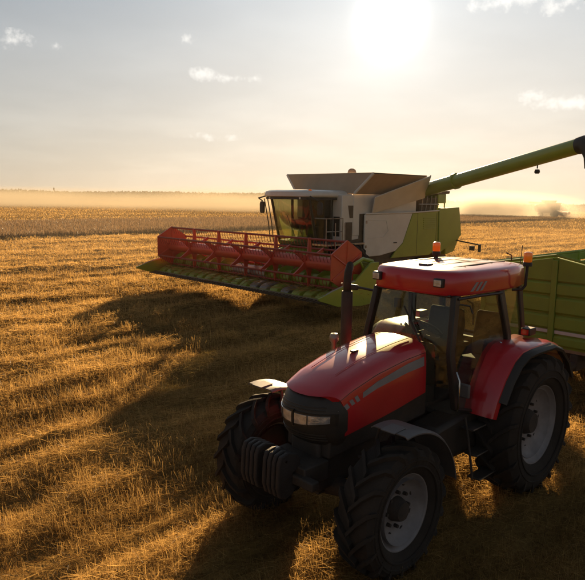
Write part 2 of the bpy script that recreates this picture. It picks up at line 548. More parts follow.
def blades(name, x, y, z0, length, width, lean, azim, tint, m, curve=.25):
    """each blade: one tapered strip"""
    n = len(x)
    dx, dy = np.cos(azim), np.sin(azim)
    # axis of blade
    ax = np.stack([dx * np.sin(lean), dy * np.sin(lean), np.cos(lean)], 1)
    bend = np.stack([dx * np.cos(lean), dy * np.cos(lean), -np.sin(lean)], 1)
    wa = rng.uniform(0, 2 * PI, n)
    ref = np.stack([np.cos(wa), np.sin(wa), np.zeros(n)], 1)
    sd_ = np.cross(ax, ref); sd_ /= np.linalg.norm(sd_, axis=1)[:, None] + 1e-9
    p0 = np.stack([x, y, z0], 1)
    p2 = p0 + ax * length[:, None] + bend * (length * curve * rng.uniform(-.3, 1, n))[:, None]
    w = width[:, None] * .5
    v = np.stack([p0 - sd_ * w, p0 + sd_ * w, p2 + sd_ * w * .55, p2 - sd_ * w * .55], 1).reshape(-1, 3)
    f = np.arange(n)[:, None] * 4 + np.array([[0, 1, 2, 3]])
    return np_mesh(name, v, f, m, tint=np.repeat(tint, 4))


def scatter(n, dmin, dmax, power):
    """random ground points in a fan of the field ahead of the camera; more points nearby"""
    u = rng.uniform(0, 1, n)
    d = (dmin ** power + u * (dmax ** power - dmin ** power)) ** (1 / power)
    a = rng.uniform(-R(37), R(37), n)
    return d * np.sin(a), d * np.cos(a)


# standing stubble and loose straw
x, y = scatter(1650000, 3.2, 85, .72)
# the drilled rows: standing stalks gather in lines along the direction of travel
u_ = x * FWD[0] + y * FWD[1]; v_ = x * LFT[0] + y * LFT[1]
inrow = rng.uniform(0, 1, len(x)) < .6
v_ = np.where(inrow, np.round(v_ / .17) * .17 + rng.normal(0, .022, len(x)), v_)
x = u_ * FWD[0] + v_ * LFT[0]; y = u_ * FWD[1] + v_ * LFT[1]
rd = ridge(x, y); cl_ = fbm(x * 1.6, y * 1.6, 77, 3)
keep = rng.uniform(0, 1, len(x)) < (.12 + 1.1 * cl_ ** 1.3)
x, y, rd, cl_, inrow = x[keep], y[keep], rd[keep], cl_[keep], inrow[keep]
n = len(x); dist = np.hypot(x, y)
lie = rng.uniform(0, 1, n) < np.where(inrow, .12 + .3 * rd, .8)
lod = np.clip(dist / 9, .8, 5)
length = np.where(lie, rng.uniform(.05, .22, n), rng.uniform(.06, .20, n) * (.55 + .9 * cl_)) * np.clip(lod, 1, 1.15)
lean = np.where(lie, R(90) - np.abs(rng.normal(0, R(16), n)), np.abs(rng.normal(0, R(22), n)))
az = np.where(lie, rng.uniform(0, 2 * PI, n), HEAD + rng.normal(0, 1.3, n))
width = rng.uniform(.0023, .0050, n) * lod
tint = np.clip(rng.normal(.42, .25, n) + .25 * (cl_ - .5) + .55 * (rd - .45), 0, 1)
z0 = hgt(x, y) + np.where(lie, rng.uniform(.0, .07, n) * (.4 + rd), -.02)
st_ = blades('stubble', x, y, z0, length, width, lean, az, tint, STRAW)
tag(st_, 'cut golden stubble and loose straw covering the near field', 'stubble', 'stuff')

# the same cut field farther away, in coarser tufts

x, y = scatter(260000, 62, 330, 1.0)
n = len(x); rd = ridge(x * .35, y * .35)
keep = rng.uniform(0, 1, n) < .35 + .65 * rd
x, y, rd = x[keep], y[keep], rd[keep]; n = len(x); dist = np.hypot(x, y)
o = blades('stubble', x, y, hgt(x, y) - .02, rng.uniform(.12, .26, n), rng.uniform(.0028, .006, n) * dist / 9, np.abs(rng.normal(0, R(30), n)), rng.uniform(0, 2 * PI, n), np.clip(rng.normal(.45, .2, n) + .5 * (rd - .45), 0, 1), STRAW)
tag(o, 'pale far stubble of the cut field beyond the standing wheat', 'stubble', 'stuff')

# ------------------------------------------------------------------ wheels
def tyre_mb(Rt, Wt, rim, lugs, depth=.05):
    m = MB(); h = Wt / 2
    prof = [(rim, -h * .72), (rim + .02, -h * .80), (rim + (Rt - rim) * .35, -h * .98), (rim + (Rt - rim) * .62, -h), (Rt - depth - .05, -h * .93), (Rt - depth - .01, -h * .80),
            (Rt - depth, -h * .4), (Rt - depth, h * .4), (Rt - depth - .01, h * .80), (Rt - depth - .05, h * .93), (rim + (Rt - rim) * .62, h), (rim + (Rt - rim) * .35, h * .98), (rim + .02, h * .80), (rim, h * .72)]
    m.lathe(prof, 1, 56)
    for sg in (-1, 1):
        for fr_, hh_ in ((.30, .985), (.52, 1.0)):
            rr_ = rim + (Rt - rim) * fr_
            m.lathe([(rr_ - .012, sg * (h * hh_ - .006)), (rr_ - .006, sg * (h * hh_ + .008)), (rr_ + .006, sg * (h * hh_ + .008)), (rr_ + .012, sg * (h * hh_ - .006))], 1, 48)
    lw = .048
    for sgn in (-1, 1):
        for k in range(lugs):
            a0 = 2 * PI * (k + (0 if sgn > 0 else .5)) / lugs
            secs = []
            for u, yy, ro, rb, sweep in ((0, -.02, Rt, Rt - depth - .01, 0), (.45, h * .42, Rt - .002, Rt - depth - .012, .16), (.85, h * .84, Rt - .018, Rt - depth - .03, .27), (1, h * 1.01, Rt - .055, Rt - depth - .08, .30), (1.1, h * 1.035, Rt - .125, Rt - depth - .13, .315)):
                a = a0 + sweep * .87 / Rt * 1.0
                da = lw * (.5 if u < 1 else .42) / Rt
                yv = sgn * yy
                yb = yv * .985 if u >= 1 else yv
                secs.append([(rr * math.cos(aa), yy2, rr * math.sin(aa)) for rr, aa, yy2 in ((ro, a - da, yv), (ro, a + da, yv), (rb, a + da * 1.35, yb * .97), (rb, a - da * 1.35, yb * .97))])
            m.loft(secs)
    return m


def rim_mb(rim, Wt, face):
    """dished steel rim; the outer face is on +y"""
    m = MB(); h = Wt / 2
    m.lathe([(rim + .03, h * .78), (rim + .035, h * .74), (rim - .01, h * .70), (rim - .03, h * .55), (rim - .055, h * .48), (rim - .06, face + .10), (rim - .085, face + .05), (rim * .62, face), (rim * .30, face - .02), (0.001, face - .02)], 1, 48)
    m.lathe([(rim + .03, -h * .78), (rim - .03, -h * .55), (rim - .05, face - .02), (rim * .4, face - .035), (.001, face - .035)], 1, 48)
    return m


def wheel(parent, Rt, Wt, rim, lugs, loc, flip, face, rim_mat='rim', cache={}):
    key = (Rt, Wt, rim, lugs, face, rim_mat)
    rot = (0, random.uniform(0, 6), PI if flip else 0)
    if key not in cache:
        wq = rim_mb(rim, Wt, face).build('wheel', rim_mat, parent, loc=loc)
        t_ = tyre_mb(Rt, Wt, rim, lugs).build('tyre', 'rubber', wq, smooth=32)
        hb = MB().lathe([(.001, face + .09), (rim * .24, face + .085), (rim * .28, face + .05), (rim * .32, face + .0), (rim * .32, face - .02)], 1, 24).build('hub', 'iron', wq)
        kids = [t_, hb]
        for k in range(8):
            for nm, mt, rr, off, prof in (('wheel_bolt', 'iron', .45, 0, [(.001, face + .03), (.017, face + .03), (.019, face - .01)]), ('rim_slot', 'black', .68, .5, [(.001, face + .006), (.030, face + .006), (.034, face - .005)])):
                a = 2 * PI * (k + off) / 8; lc = (rim * rr * math.cos(a), 0, rim * rr * math.sin(a))
                if k == 0: o_ = MB().lathe(prof, 1, 10).build(nm, mt, wq, loc=lc); first = o_ if nm == 'wheel_bolt' else first; slot0 = o_
                else: o_ = share(first if nm == 'wheel_bolt' else slot0, wq, lc)
                kids.append(o_)
        bp_ = MB().lathe([(rim * .86, -Wt * .30), (rim * .84, face - .05), (.10, face - .06), (.10, -Wt * .34)], 1, 32).build('rim_shade_dish', 'iron', wq); kids.append(bp_)  # added dark dish, hides the light the rim's inner side would reflect
        cache[key] = (wq, kids)
        wq.rotation_euler = rot
        return wq
    wq0, ch = cache[key]
    wq = share(wq0, parent, loc, rot)
    for c in ch: share(c, wq, c.location.copy())
    return wq


# ------------------------------------------------------------------ tractor
TR = thing('tractor', 'red tractor with black nose, big lugged tyres and orange beacons in the foreground', 'tractor', (2.26, 8.05, -.01), R(224.1))
wheel(TR, .87, .50, .49, 20, (0, .93, .86), False, .03)
wheel(TR, .87, .50, .49, 20, (0, -.93, .86), True, .03)
wheel(TR, .66, .42, .375, 18, (2.65, .90, .65), False, .05)
wheel(TR, .66, .42, .375, 18, (2.65, -.90, .65), True, .05)
# drive line
MB().loft([[(x, y * w, z) for y, z in ((-1, a), (1, a), (1, b), (-1, b))] for x, w, a, b in ((-.55, .26, .55, 1.25), (.3, .30, .5, 1.3), (.9, .26, .55, 1.15), (1.5, .24, .62, 1.2), (2.2, .22, .66, 1.2), (2.95, .20, .62, 1.15))]).build('chassis', 'iron', TR, bevel=.03)
ax = MB(); ax.tube([(2.65, -.72, .65), (2.65, -.35, .62), (2.65, 0, .6), (2.65, .35, .62), (2.65, .72, .65)], [.10, .085, .13, .085, .10], 14)
ax.box(2.45, 2.85, -.12, .12, .55, .95)
ax.build('front_axle', 'iron', TR)
MB().tube([(0, -.72, .86), (0, -.30, .86), (0, .30, .86), (0, .72, .86)], [.12, .2, .2, .12], 16).build('rear_axle', 'iron', TR)
MB().tube([(2.42, -.68, .55), (2.42, .68, .55)], .022, 8).build('tie_rod', 'steel', TR)
st2 = MB(); st2.tube([(2.36, .20, .68), (2.34, .60, .58)], [.035, .02], 10); st2.build('steering_cylinder', 'chrome', TR)


# hood -----------------------------------------------------------------
def hood_prof(x):
    t = np.interp(x, [1.45, 1.8, 2.3, 2.7, 2.95, 3.05], [2.00, 1.975, 1.90, 1.79, 1.68, 1.60])
    b = np.interp(x, [1.45, 2.0, 2.76, 3.05], [1.42, 1.33, 1.24, 1.24])
    w = np.interp(x, [1.45, 2.3, 2.8, 3.05], [.43, .41, .39, .36])
    return float(t), float(b), float(w)


def hood_ring(x):
    t, b, w = hood_prof(x)
    s = t - .19
    half = [(w, b), (w * .995, b + .55 * (s - b)), (w * .975, s), (w * .955, t - .12), (w * .90, t - .065), (w * .80, t - .03), (w * .62, t - .008), (w * .30, t + .010), (0, t + .016)]
    return [(x, yy, z) for yy, z in half] + [(x, -yy, z) for yy, z in half[-2::-1]]


hd = MB()
HX = [1.46, 1.5, 1.7, 1.95, 2.2, 2.4, 2.55]
h_end = [2.775, 2.78, 2.80, 2.83, 2.88, 2.93, 2.98, 3.015, 3.025]
h_end = h_end + h_end[-2::-1]
h_rings = [hood_ring(x) for x in HX]
for u in (.2, .4, .6, .75, .88, .96, 1.0):
    h_rings.append([hood_ring(2.55 + (e - 2.55) * u)[i] for i, e in enumerate(h_end)])
hd.loft(h_rings, closed=True)
hood = hd.build('hood', 'red', TR, smooth=50)


# nose ------------------------------------------------------------------
def nose_x(yy, z):
    xf = np.interp(z, [1.14, 1.22, 1.32, 1.45, 1.54, 1.60, 1.655], [2.98, 3.06, 3.10, 3.11, 3.08, 3.04, 2.98])
    return float(xf - .27 * abs(yy / .405) ** 2.6)


ns = MB(); zs = [1.14, 1.18, 1.22, 1.30, 1.38, 1.46, 1.54, 1.60, 1.63]
yy_ = [(-1 + 2 * i / 20) for i in range(21)]
rings = []
for z in zs:
    w = float(np.interp(z, [1.14, 1.25, 1.5, 1.63], [.34, .402, .400, .355]))
    ring = [(nose_x(u * w, z), u * w, z) for u in yy_] + [(2.74, w * .98, z), (2.74, -w * .98, z)]
    rings.append(ring)
ns.loft(rings)
nose = ns.build('nose_grille', 'black', TR, smooth=50)
for k, z in enumerate((1.545, 1.515, 1.265, 1.235, 1.205)):
    g = MB(); a = []
    for i in range(15):
        yy = -.30 + .60 * i / 14
        a.append((nose_x(yy, z) + .003, yy, z))
    g.tube(a, .006, 6); g.build('grille_bar', 'frame', nose)
for s in (-1, 1):
    for part, y0, y1, z0, z1, off, mt in (('headlight_bezel', .010, .385, 1.330, 1.492, .004, 'frame'), ('headlight', .020, .340, 1.352, 1.474, .012, 'lamp')):
        g = MB(); rings = []
        for i in range(11):
            yy = y0 + (y1 - y0) * i / 10
            taper = .045 * (i / 10) ** 1.3
            xo = nose_x(yy, 1.42) + off
            rings.append([(xo - .05, s * yy, z0 + taper), (xo, s * yy, z0 + taper * .8 + .008), (xo + .004, s * yy, (z0 + z1) / 2), (xo, s * yy, z1 - .008), (xo - .05, s * yy, z1)])
        g.loft(rings)
        ob = g.build(part, mt, nose, smooth=50)
    for yc in (.175,):
        rf = MB(); rf.slab([(nose_x(yc, 1.42) + .020, s * (yc - .004), 1.358), (nose_x(yc, 1.42) + .018, s * (yc + .004), 1.358), (nose_x(yc, 1.42) + .018, s * (yc + .004), 1.470), (nose_x(yc, 1.42) + .020, s * (yc - .004), 1.470)], .004 * s); rf.build('lamp_rib', 'frame', nose)
dv = MB(); dv.box(2.98, 3.128, -.009, .009, 1.335, 1.495); dv.build('headlight_divider', 'frame', nose)
# side decals: a swoosh and slanted bars
for s in (-1, 1):
    def side(x, z, o=.0035):
        t, b, w = hood_prof(x)
        ss = t - .19
        if z < ss: f = w * (1 - .025 * (z - b) / (ss - b))
        else: f = w * (.975 - .02 * (z - ss) / .07)
        return (x, s * (f + o), z)
    g = MB(); rings = []
    for i in range(15):
        x = 1.50 + 1.02 * i / 14
        t, b, w = hood_prof(x)
        zc_ = t - .215 - .02 * (i / 14)
        hw_ = .052 * (1 - .45 * (i / 14) ** 1.5)
        rings.append([side(x, zc_ + hw_ * k, .0035) for k in (-1, -.4, .3, 1)] + [side(x, zc_ + hw_ * k, -.004) for k in (1, -1)])
    g.loft(rings); g.build('side_stripe', 'grey_decal', hood, smooth=60)
    for q in range(4):
        x0 = 2.58 + q * .075
        g = MB(); rings = []
        for i in range(3):
            x = x0 + .045 * i / 2
            t, b, w = hood_prof(x)
            zc_ = t - .232; hw_ = .030 - .003 * q
            rings.append([side(x + .02 * k, zc_ + hw_ * k, .0035) for k in (-1, 0, 1)] + [side(x + .02 * k, zc_ + hw_ * k, -.004) for k in (1, -1)])
        g.loft(rings); g.build('side_slash', 'grey_decal', hood, smooth=60)
    # seam between hood top and side panel, rear vent
    g = MB()
    g.tube([side(1.47 + 1.38 * i / 14, hood_prof(1.47 + 1.38 * i / 14)[0] - .125, -.001) for i in range(15)], .004, 6)
    g.build('panel_seam', 'black', hood)
g = MB(); g.box(2.16, 2.25, -.025, .025, 1.925, 1.946); g.build('hood_catch', 'black', hood, bevel=.006)
for yy in (-.20, .20):
    g = MB(); g.tube([(1.5 + .17 * i, yy * (1 - .02 * i), hood_prof(1.5 + .17 * i)[0] + .012) for i in range(8)], .004, 6); g.build('hood_crease', 'red_dark', hood)
# engine bay dark block under hood
MB().loft([[(x, -w, a), (x, w, a), (x, w, b), (x, -w, b)] for x, w, a, b in ((1.3, .34, 1.1, 1.75), (2.2, .33, 1.05, 1.6), (2.9, .30, 1.0, 1.3))]).build('engine', 'iron', TR, bevel=.02)

# front weights ----------------------------------------------------------
fr = MB(); fr.box(2.9, 3.24, -.30, .30, .80, 1.0); fr.box(3.2, 3.30, -.46, .46, .84, .93); fr.build('weight_carrier', 'iron', TR, bevel=.015)
wm = None
for grp in (-.36, -.04):
    for k in range(4):
        yw = grp + k * .064
        if wm is None:
            g = MB()
            poly = [(3.19, 1.08), (3.24, 1.13), (3.36, 1.17), (3.45, 1.15), (3.48, 1.08), (3.49, .84), (3.46, .74), (3.39, .71), (3.29, .74), (3.25, .80), (3.30, .83), (3.30, .95), (3.20, .98)]
            g.prism(poly, 1, 0, .047)
            wm = g.build('weight', 'weight_iron', TR, bevel=.012, loc=(0, yw, 0))
        else: share(wm, TR, (0, yw, 0))
g = MB(); g.tube([(3.40, -.37, 1.10), (3.40, .215, 1.10)], .012, 8); g.build('weight_pin', 'chrome', TR)
g = MB(); g.box(3.29, 3.36, -.04, .02, 1.02, 1.16); g.build('tow_clevis', 'steel', TR, bevel=.01)

# front fenders ----------------------------------------------------------
def band(cx, cz, rr, y0, y1, a0, a1, n, t, drop=0.):
    """curved mudguard band; outer edges turned down by drop"""
    m = MB(); rings = []
    for i in range(n + 1):
        a = a0 + (a1 - a0) * i / n
        c, s_ = math.cos(a), math.sin(a)
        ys_ = [y0, y0 + .03, y1 - .03, y1]
        ro = [rr - drop, rr, rr, rr - drop]
        top = [(cx + r_ * c, yv, cz + r_ * s_) for r_, yv in zip(ro, ys_)]
        bot = [(cx + (r_ - t) * c, yv, cz + (r_ - t) * s_) for r_, yv in zip(ro, ys_)][::-1]
        rings.append(top + bot)
    m.loft(rings)
    return m


for s in (-1, 1):
    y0, y1 = (.70, 1.12) if s > 0 else (-1.12, -.70)
    fm = band(2.65, .65, .80, y0, y1, R(82), R(172), 16, .012, .02).build('front_fender', 'greyfender', TR, smooth=50)
    g = MB(); g.slab([(2.62, min(s * .84, s * 1.0), 1.452), (2.80, min(s * .84, s * 1.0), 1.44), (2.80, max(s * .84, s * 1.0), 1.44), (2.62, max(s * .84, s * 1.0), 1.452)], .012); g.build('fender_plate', 'greyfender', fm, bevel=.004)
    g = MB(); g.tube([(2.62, s * .45, 1.0), (2.62, s * .62, 1.05), (2.62, s * .70, 1.40), (2.62, s * 1.0, 1.432)], .018, 8); g.build('fender_bracket', 'iron', fm)

# rear fenders -------------------------------------------------------------
fp = [(.93, 1.12), (.88, 1.32), (.76, 1.56), (.60, 1.76), (.46, 1.855), (.30, 1.885), (-.20, 1.88), (-.45, 1.80), (-.70, 1.60), (-.86, 1.36)]
for s in (-1, 1):
    m = MB(); rings = []
    n_ = len(fp)
    for i, (fx, fz) in enumerate(fp):
        a = Vector(fp[max(i - 1, 0)]); b = Vector(fp[min(i + 1, n_ - 1)]); tn = (b - a).normalized(); nr = Vector((-tn.y, tn.x))
        if nr.y < 0 and i > 1: nr = -nr
        nr = Vector((fx - .05, fz - .86)).normalized()
        outy = float(np.interp(i, [0, 3, 5, 9], [.99, 1.05, 1.10, 1.10]))
        ys_ = [.62, .66, outy - .06, outy - .015, outy]
        dz = [0, .0, .0, -.018, -.06]
        o1 = [(fx + nr.x * d_, s * yv, fz + nr.y * d_) for yv, d_ in zip(ys_, dz)]
        o2 = [(fx + nr.x * (d_ - .022), s * yv, fz + nr.y * (d_ - .022)) for yv, d_ in zip(ys_, dz)][::-1]
        rings.append(o1 + o2)
    m.loft(rings)
    fd = m.build('rear_fender', 'red', TR, smooth=45)
    m = MB(); rings = []
    for i, (fx, fz) in enumerate(fp[1:], 1):
        nr = Vector((fx - .05, fz - .86)).normalized()
        outy = float(np.interp(i, [0, 3, 5, 9], [.99, 1.05, 1.10, 1.10]))
        o1 = [(fx + nr.x * d_, s * yv, fz + nr.y * d_) for yv, d_ in ((outy - .03, -.030), (outy + .045, -.040), (outy + .075, -.070))]
        o2 = [(fx + nr.x * d_, s * yv, fz + nr.y * d_) for yv, d_ in ((outy + .065, -.10), (outy - .03, -.07))]
        rings.append(o1 + o2)
    m.loft(rings); m.build('fender_extension', 'black', fd, smooth=45)
    m = MB(); m.prism([(.62, 1.3), (.5, 1.80), (-.3, 1.84), (-.72, 1.5), (-.6, 1.15), (.3, 1.1)], 1, s * .62 - .012, s * .62 + .012); m.build('inner_panel', 'black', fd)
    lb = MB(); lb.box(-.30, -.12, s * .80 - .06, s * .80 + .06, 1.90, 1.99); lt = lb.build('marker_lamp', 'black', fd, bevel=.012)
    lb = MB(); lb.box(-.12, -.105, s * .80 - .045, s * .80 + .045, 1.912, 1.98); lb.build('lens', 'redlens', lt)

# cab ------------------------------------------------------------------------
# corner posts: (top, bottom)
RZ = 2.50
posts = {'front': ((1.12, .545, RZ), (1.26, .60, 1.86), (1.20, .66, 1.22)),
         'middle': ((.27, .625, RZ), (.16, .70, 1.95), (.10, .70, 1.55)),
         'rear': ((-.36, .56, RZ), (-.45, .60, 1.90), (-.46, .62, 1.45))}
for s in (-1, 1):
    for nm, pts in posts.items():
        rr = {'front': .034, 'middle': .036, 'rear': .030}[nm]
        m = MB(); rings = []
        for i, p_ in enumerate(pts):
            e = rr * (1.2 if i == 0 else 1.0)
            rings.append([(p_[0] + e * a, s * (p_[1] + rr * b), p_[2]) for a, b in ((-1.4, -1), (1.4, -1), (1.4, 1), (-1.4, 1))])
        m.loft(rings); m.build('cab_pillar', 'frame', TR, bevel=.012)
    # floor level sill of the door
    m = MB(); m.tube([(1.20, s * .66, 1.22), (.9, s * .70, 1.14), (.55, s * .70, 1.2), (.16, s * .70, 1.56)], .026, 8); m.build('door_frame', 'frame', TR)
    m = MB(); m.tube([(1.13, s * .575, 2.46), (.7, s * .632, 2.47), (.27, s * .655, 2.46)], .020, 8); m.build('door_header', 'frame', TR)
    # panes
    d = s * .004
    m = MB(); q = [(1.11, s * .56, 2.48), (.30, s * .64, 2.48), (.17, s * .705, 1.95), (.15, s * .71, 1.58), (.55, s * .705, 1.22), (.9, s * .705, 1.16), (1.19, s * .665, 1.24), (1.25, s * .61, 1.86)]
    m.add(q + [(a, b + d, c) for a, b, c in q], [tuple(range(7, -1, -1)), tuple(range(8, 16))] + [(i, (i + 1) % 8, 8 + (i + 1) % 8, 8 + i) for i in range(8)])
    dr = m.build('door_pane', 'glass', TR, smooth=0)
    m = MB(); m.tube([(.30, s * .72, 1.70), (.30, s * .76, 1.72), (.36, s * .76, 1.86), (.36, s * .72, 1.88)], .010, 6); m.build('door_handle', 'chrome', dr)
    m = MB(); q = [(.24, s * .63, 2.48), (-.34, s * .57, 2.48), (-.43, s * .61, 1.92), (.14, s * .705, 1.92)]
    m.slab(q, .005); m.build('side_pane', 'glass', TR, smooth=0)
# windscreen: curved in plan
m = MB(); rings = []
for i in range(9):
    u = -1 + 2 * i / 8
    bul = .10 * (1 - u * u)
    rings.append([(1.13 + bul * .7, u * .53, 2.50), (1.26 + bul, u * .585, 1.86), (1.24 + bul, u * .62, 1.45), (1.236 + bul, u * .62, 1.45), (1.256 + bul, u * .585, 1.86), (1.126 + bul * .7, u * .53, 2.50)])
m.loft(rings); m.build('windscreen', 'glass', TR, smooth=60)
m = MB(); m.tube([(1.20, -.53, 2.492), (1.205, 0, 2.496), (1.20, .53, 2.492)], .016, 6); m.build('windscreen_frame', 'frame', TR)
m = MB(); m.slab([(-.37, -.56, 2.47), (-.37, .56, 2.47), (-.46, .60, 1.75), (-.46, -.60, 1.75)], .005); m.build('rear_pane', 'glass', TR, smooth=0)
m = MB(); m.tube([(-.455, -.6, 1.75), (-.455, .6, 1.75)], .02, 8); m.build('rear_rail', 'frame', TR)
m = MB(); m.tube([(1.25, .05, 2.46), (1.33, .10, 2.15), (1.365, .26, 1.95)], .007, 6); m.tube([(1.33, .0, 2.33), (1.372, .32, 1.88)], .010, 6); m.build('wiper', 'black', TR)


# roof
def rring(z, ins, e=0):
    pts = []
    half = [(1.26, 0), (1.255, .30), (1.22, .50), (1.12, .585), (.85, .635), (.30, .685), (-.15, .665), (-.42, .60), (-.50, .50), (-.53, .28), (-.53, 0)]
    cx_, k = .36, 1
    for a, b in half: pts.append((a, b))
    pts += [(a, -b) for a, b in half[-2:0:-1]]
    out_ = []
    for a, b in pts:
        dx, dy = a - cx_, b
        l_ = math.hypot(dx, dy)
        f_ = (l_ - ins) / l_
        out_.append((cx_ + dx * f_, dy * f_, z + e * (a - cx_)))
    return out_


m = MB(); m.loft([rring(2.485, .05), rring(2.495, .01), rring(2.52, -.005), rring(2.66, .004), rring(2.715, .014), rring(2.745, .034), rring(2.762, .070), rring(2.778, .18), rring(2.79, .42)])
roof = m.build('roof', 'red', TR, smooth=50)
for yy in (-.36, -.13, .13, .36):
    m = MB(); m.tube([(.98 - abs(yy) * .25, yy, 2.776), (.4, yy * 1.05, 2.786), (-.32, yy, 2.779)], .013, 6); m.build('roof_rib_shade', 'black', roof)  # black puts the shading along the red roof's ridges into colour
for xx in (.72, .10):
    m = MB(); m.tube([(xx, -.42, 2.781), (xx, 0, 2.790), (xx, .42, 2.781)], .007, 6); m.build('roof_seam_shade', 'black', roof)  # cross lines in black too, for shaded red on the roof
m = MB(); m.box(.86, .99, -.07, .07, 2.76, 2.805); m.build('roof_vent', 'greyfender', roof, bevel=.012)
m = MB(); m.tube([(-.40, .42, 2.79), (-.40, .42, 2.86), (-.36, .36, 2.89)], .008, 6); m.build('roof_hook', 'black', roof)
for s in (-1, 1):                              # slanted bars on the roof corner
    for q in range(3):
        x0 = .90 - q * .085
        def rs(x, z): return s * (np.interp(x, [-.15, .30, .85, 1.12], [.665, .685, .635, .585]) - np.interp(z, [2.52, 2.66, 2.715], [-.005, .004, .014]) + .005)
        m = MB(); rg = []
        for z, sh in ((2.535, .0), (2.585, -.05), (2.635, -.10)):
            rg.append([(x0 + sh + a, rs(x0 + sh + a, z) + o, z) for a, o in ((0, 0), (.045, 0), (.045, -s * .012), (0, -s * .012))])
        m.loft(rg); m.build('roof_slash', 'grey_decal', roof)
# work lamps in the roof edge
for yy in (-.47, .40):
    m = MB(); m.box(1.13, 1.275, yy - .062, yy + .062, 2.585, 2.685); wl = m.build('work_lamp', 'black', roof, bevel=.012)
    m = MB(); m.box(1.276, 1.284, yy - .048, yy + .048, 2.598, 2.672); m.build('lens', 'lamp', wl, bevel=.003)


def beacon(x, y, z, parent):
    m = MB(); m.lathe([(.001, 0), (.055, 0), (.058, .03), (.048, .05), (.001, .05)], 2, 20, (x, y, z)); b_ = m.build('beacon', 'black', parent)
    m = MB(); m.lathe([(.046, .05), (.052, .06), (.052, .15), (.046, .168), (.03, .175), (.001, .177)], 2, 20, (x, y, z)); m.build('lens', 'amber', b_, smooth=40)


m = MB(); m.tube([(.0, -.46, 2.78), (.0, -.46, 2.83)], .03, 10); m.build('beacon_foot', 'black', roof)
beacon(0, -.46, 2.82, roof)
m = MB(); m.tube([(-.02, .64, 2.47), (-.08, .74, 2.48), (-.10, .77, 2.53), (-.10, .78, 2.78)], .018, 10); m.build('beacon_stalk', 'black', roof)
beacon(-.10, .78, 2.77, roof)
m = MB(); m.tube([(-.36, .55, 2.60), (-.37, .57, 3.0)], .005, 5); m.build('antenna', 'black', roof)

# mirrors ----------------------------------------------------------------
m = MB(); m.tube([(1.14, -.55, 2.42), (1.18, -.80, 2.44), (1.18, -1.0, 2.43)], .016, 8); ma = m.build('mirror_arm', 'black', TR)
m = MB(); m.box(1.15, 1.21, -1.02, -.83, 2.40, 2.47); m.build('mirror_housing', 'black', ma, bevel=.02)
m = MB(); m.tube([(1.1, .56, 2.40), (1.0, .66, 2.38), (1.0, .70, 2.30)], .010, 8); mb2 = m.build('mirror_arm', 'black', TR)
m = MB(); m.box(1.05, 1.07, -.34, -.24, 2.24, 2.36); m.build('inside_mirror', 'black', TR, bevel=.006)

# exhaust and air intake -----------------------------------------------------
m = MB(); m.tube([(1.70, -.50, 1.62), (1.70, -.56, 1.72), (1.70, -.56, 1.80)], .045, 14); ex0 = m.build('exhaust_elbow', 'iron', TR)
m = MB(); m.lathe([(.05, 1.78), (.066, 1.80), (.068, 2.46), (.062, 2.475), (.05, 2.475)], 2, 24, (1.70, -.56, 0)); ex = m.build('exhaust', 'iron', TR)
m = MB()
tip = []
for zz, dx, rr in ((2.46, 0, .047), (2.62, 0, .047), (2.70, -.01, .047), (2.76, -.035, .047)):
    tip.append([(1.70 + dx + rr * math.cos(a), -.56 + rr * math.sin(a), zz + (-.07 * math.cos(a + 2.4) if zz > 2.75 else 0)) for a in [2 * PI * k / 20 for k in range(20)]])
m.loft(tip, caps=False); tp = m.build('exhaust_tip', 'iron', ex)
tp.modifiers.new('wall', 'SOLIDIFY').thickness = .005
m = MB(); m.tube([(1.66, -.62, 2.44), (1.66, -.645, 2.5), (1.70, -.645, 2.56), (1.74, -.62, 2.56)], .008, 6); m.build('heat_guard', 'steel', ex)
m = MB(); m.lathe([(.001, .12), (.04, .11), (.055, .075), (.055, .03), (.03, .0), (.03, -.12)], 2, 20, (1.98, -.50, 1.90)); m.build('intake_cap', 'steel', TR)

# interior -------------------------------------------------------------------
m = MB(); m.box(-.40, 1.15, -.60, .60, 1.08, 1.13); m.build('cab_floor', 'interior', TR)
m = MB(); m.prism([(-.44, 1.1), (-.2, 1.1), (-.28, 1.72), (-.44, 1.74)], 1, -.58, .58); m.build('rear_wall', 'interior', TR)


def seat(x, y, z, w, bh, nm):
    m = MB(); m.prism([(x - .20, z), (x + .24, z + .02), (x + .27, z + .08), (x + .22, z + .13), (x - .18, z + .10)], 1, y - w, y + w); so = m.build(nm, 'seat', TR, bevel=.03)
    m = MB(); m.prism([(x - .16, z + .08), (x - .04, z + .10), (x - .10, z + bh * .7), (x - .15, z + bh), (x - .22, z + bh), (x - .26, z + bh * .7)], 1, y - w * .96, y + w * .96); m.build('backrest', 'seat', so, bevel=.035, seg=3)
    m = MB(); m.tube([(x - .02, y, 1.12), (x - .02, y, z + .02)], [.14, .10], 12); m.build('seat_post', 'black', so)
    return so


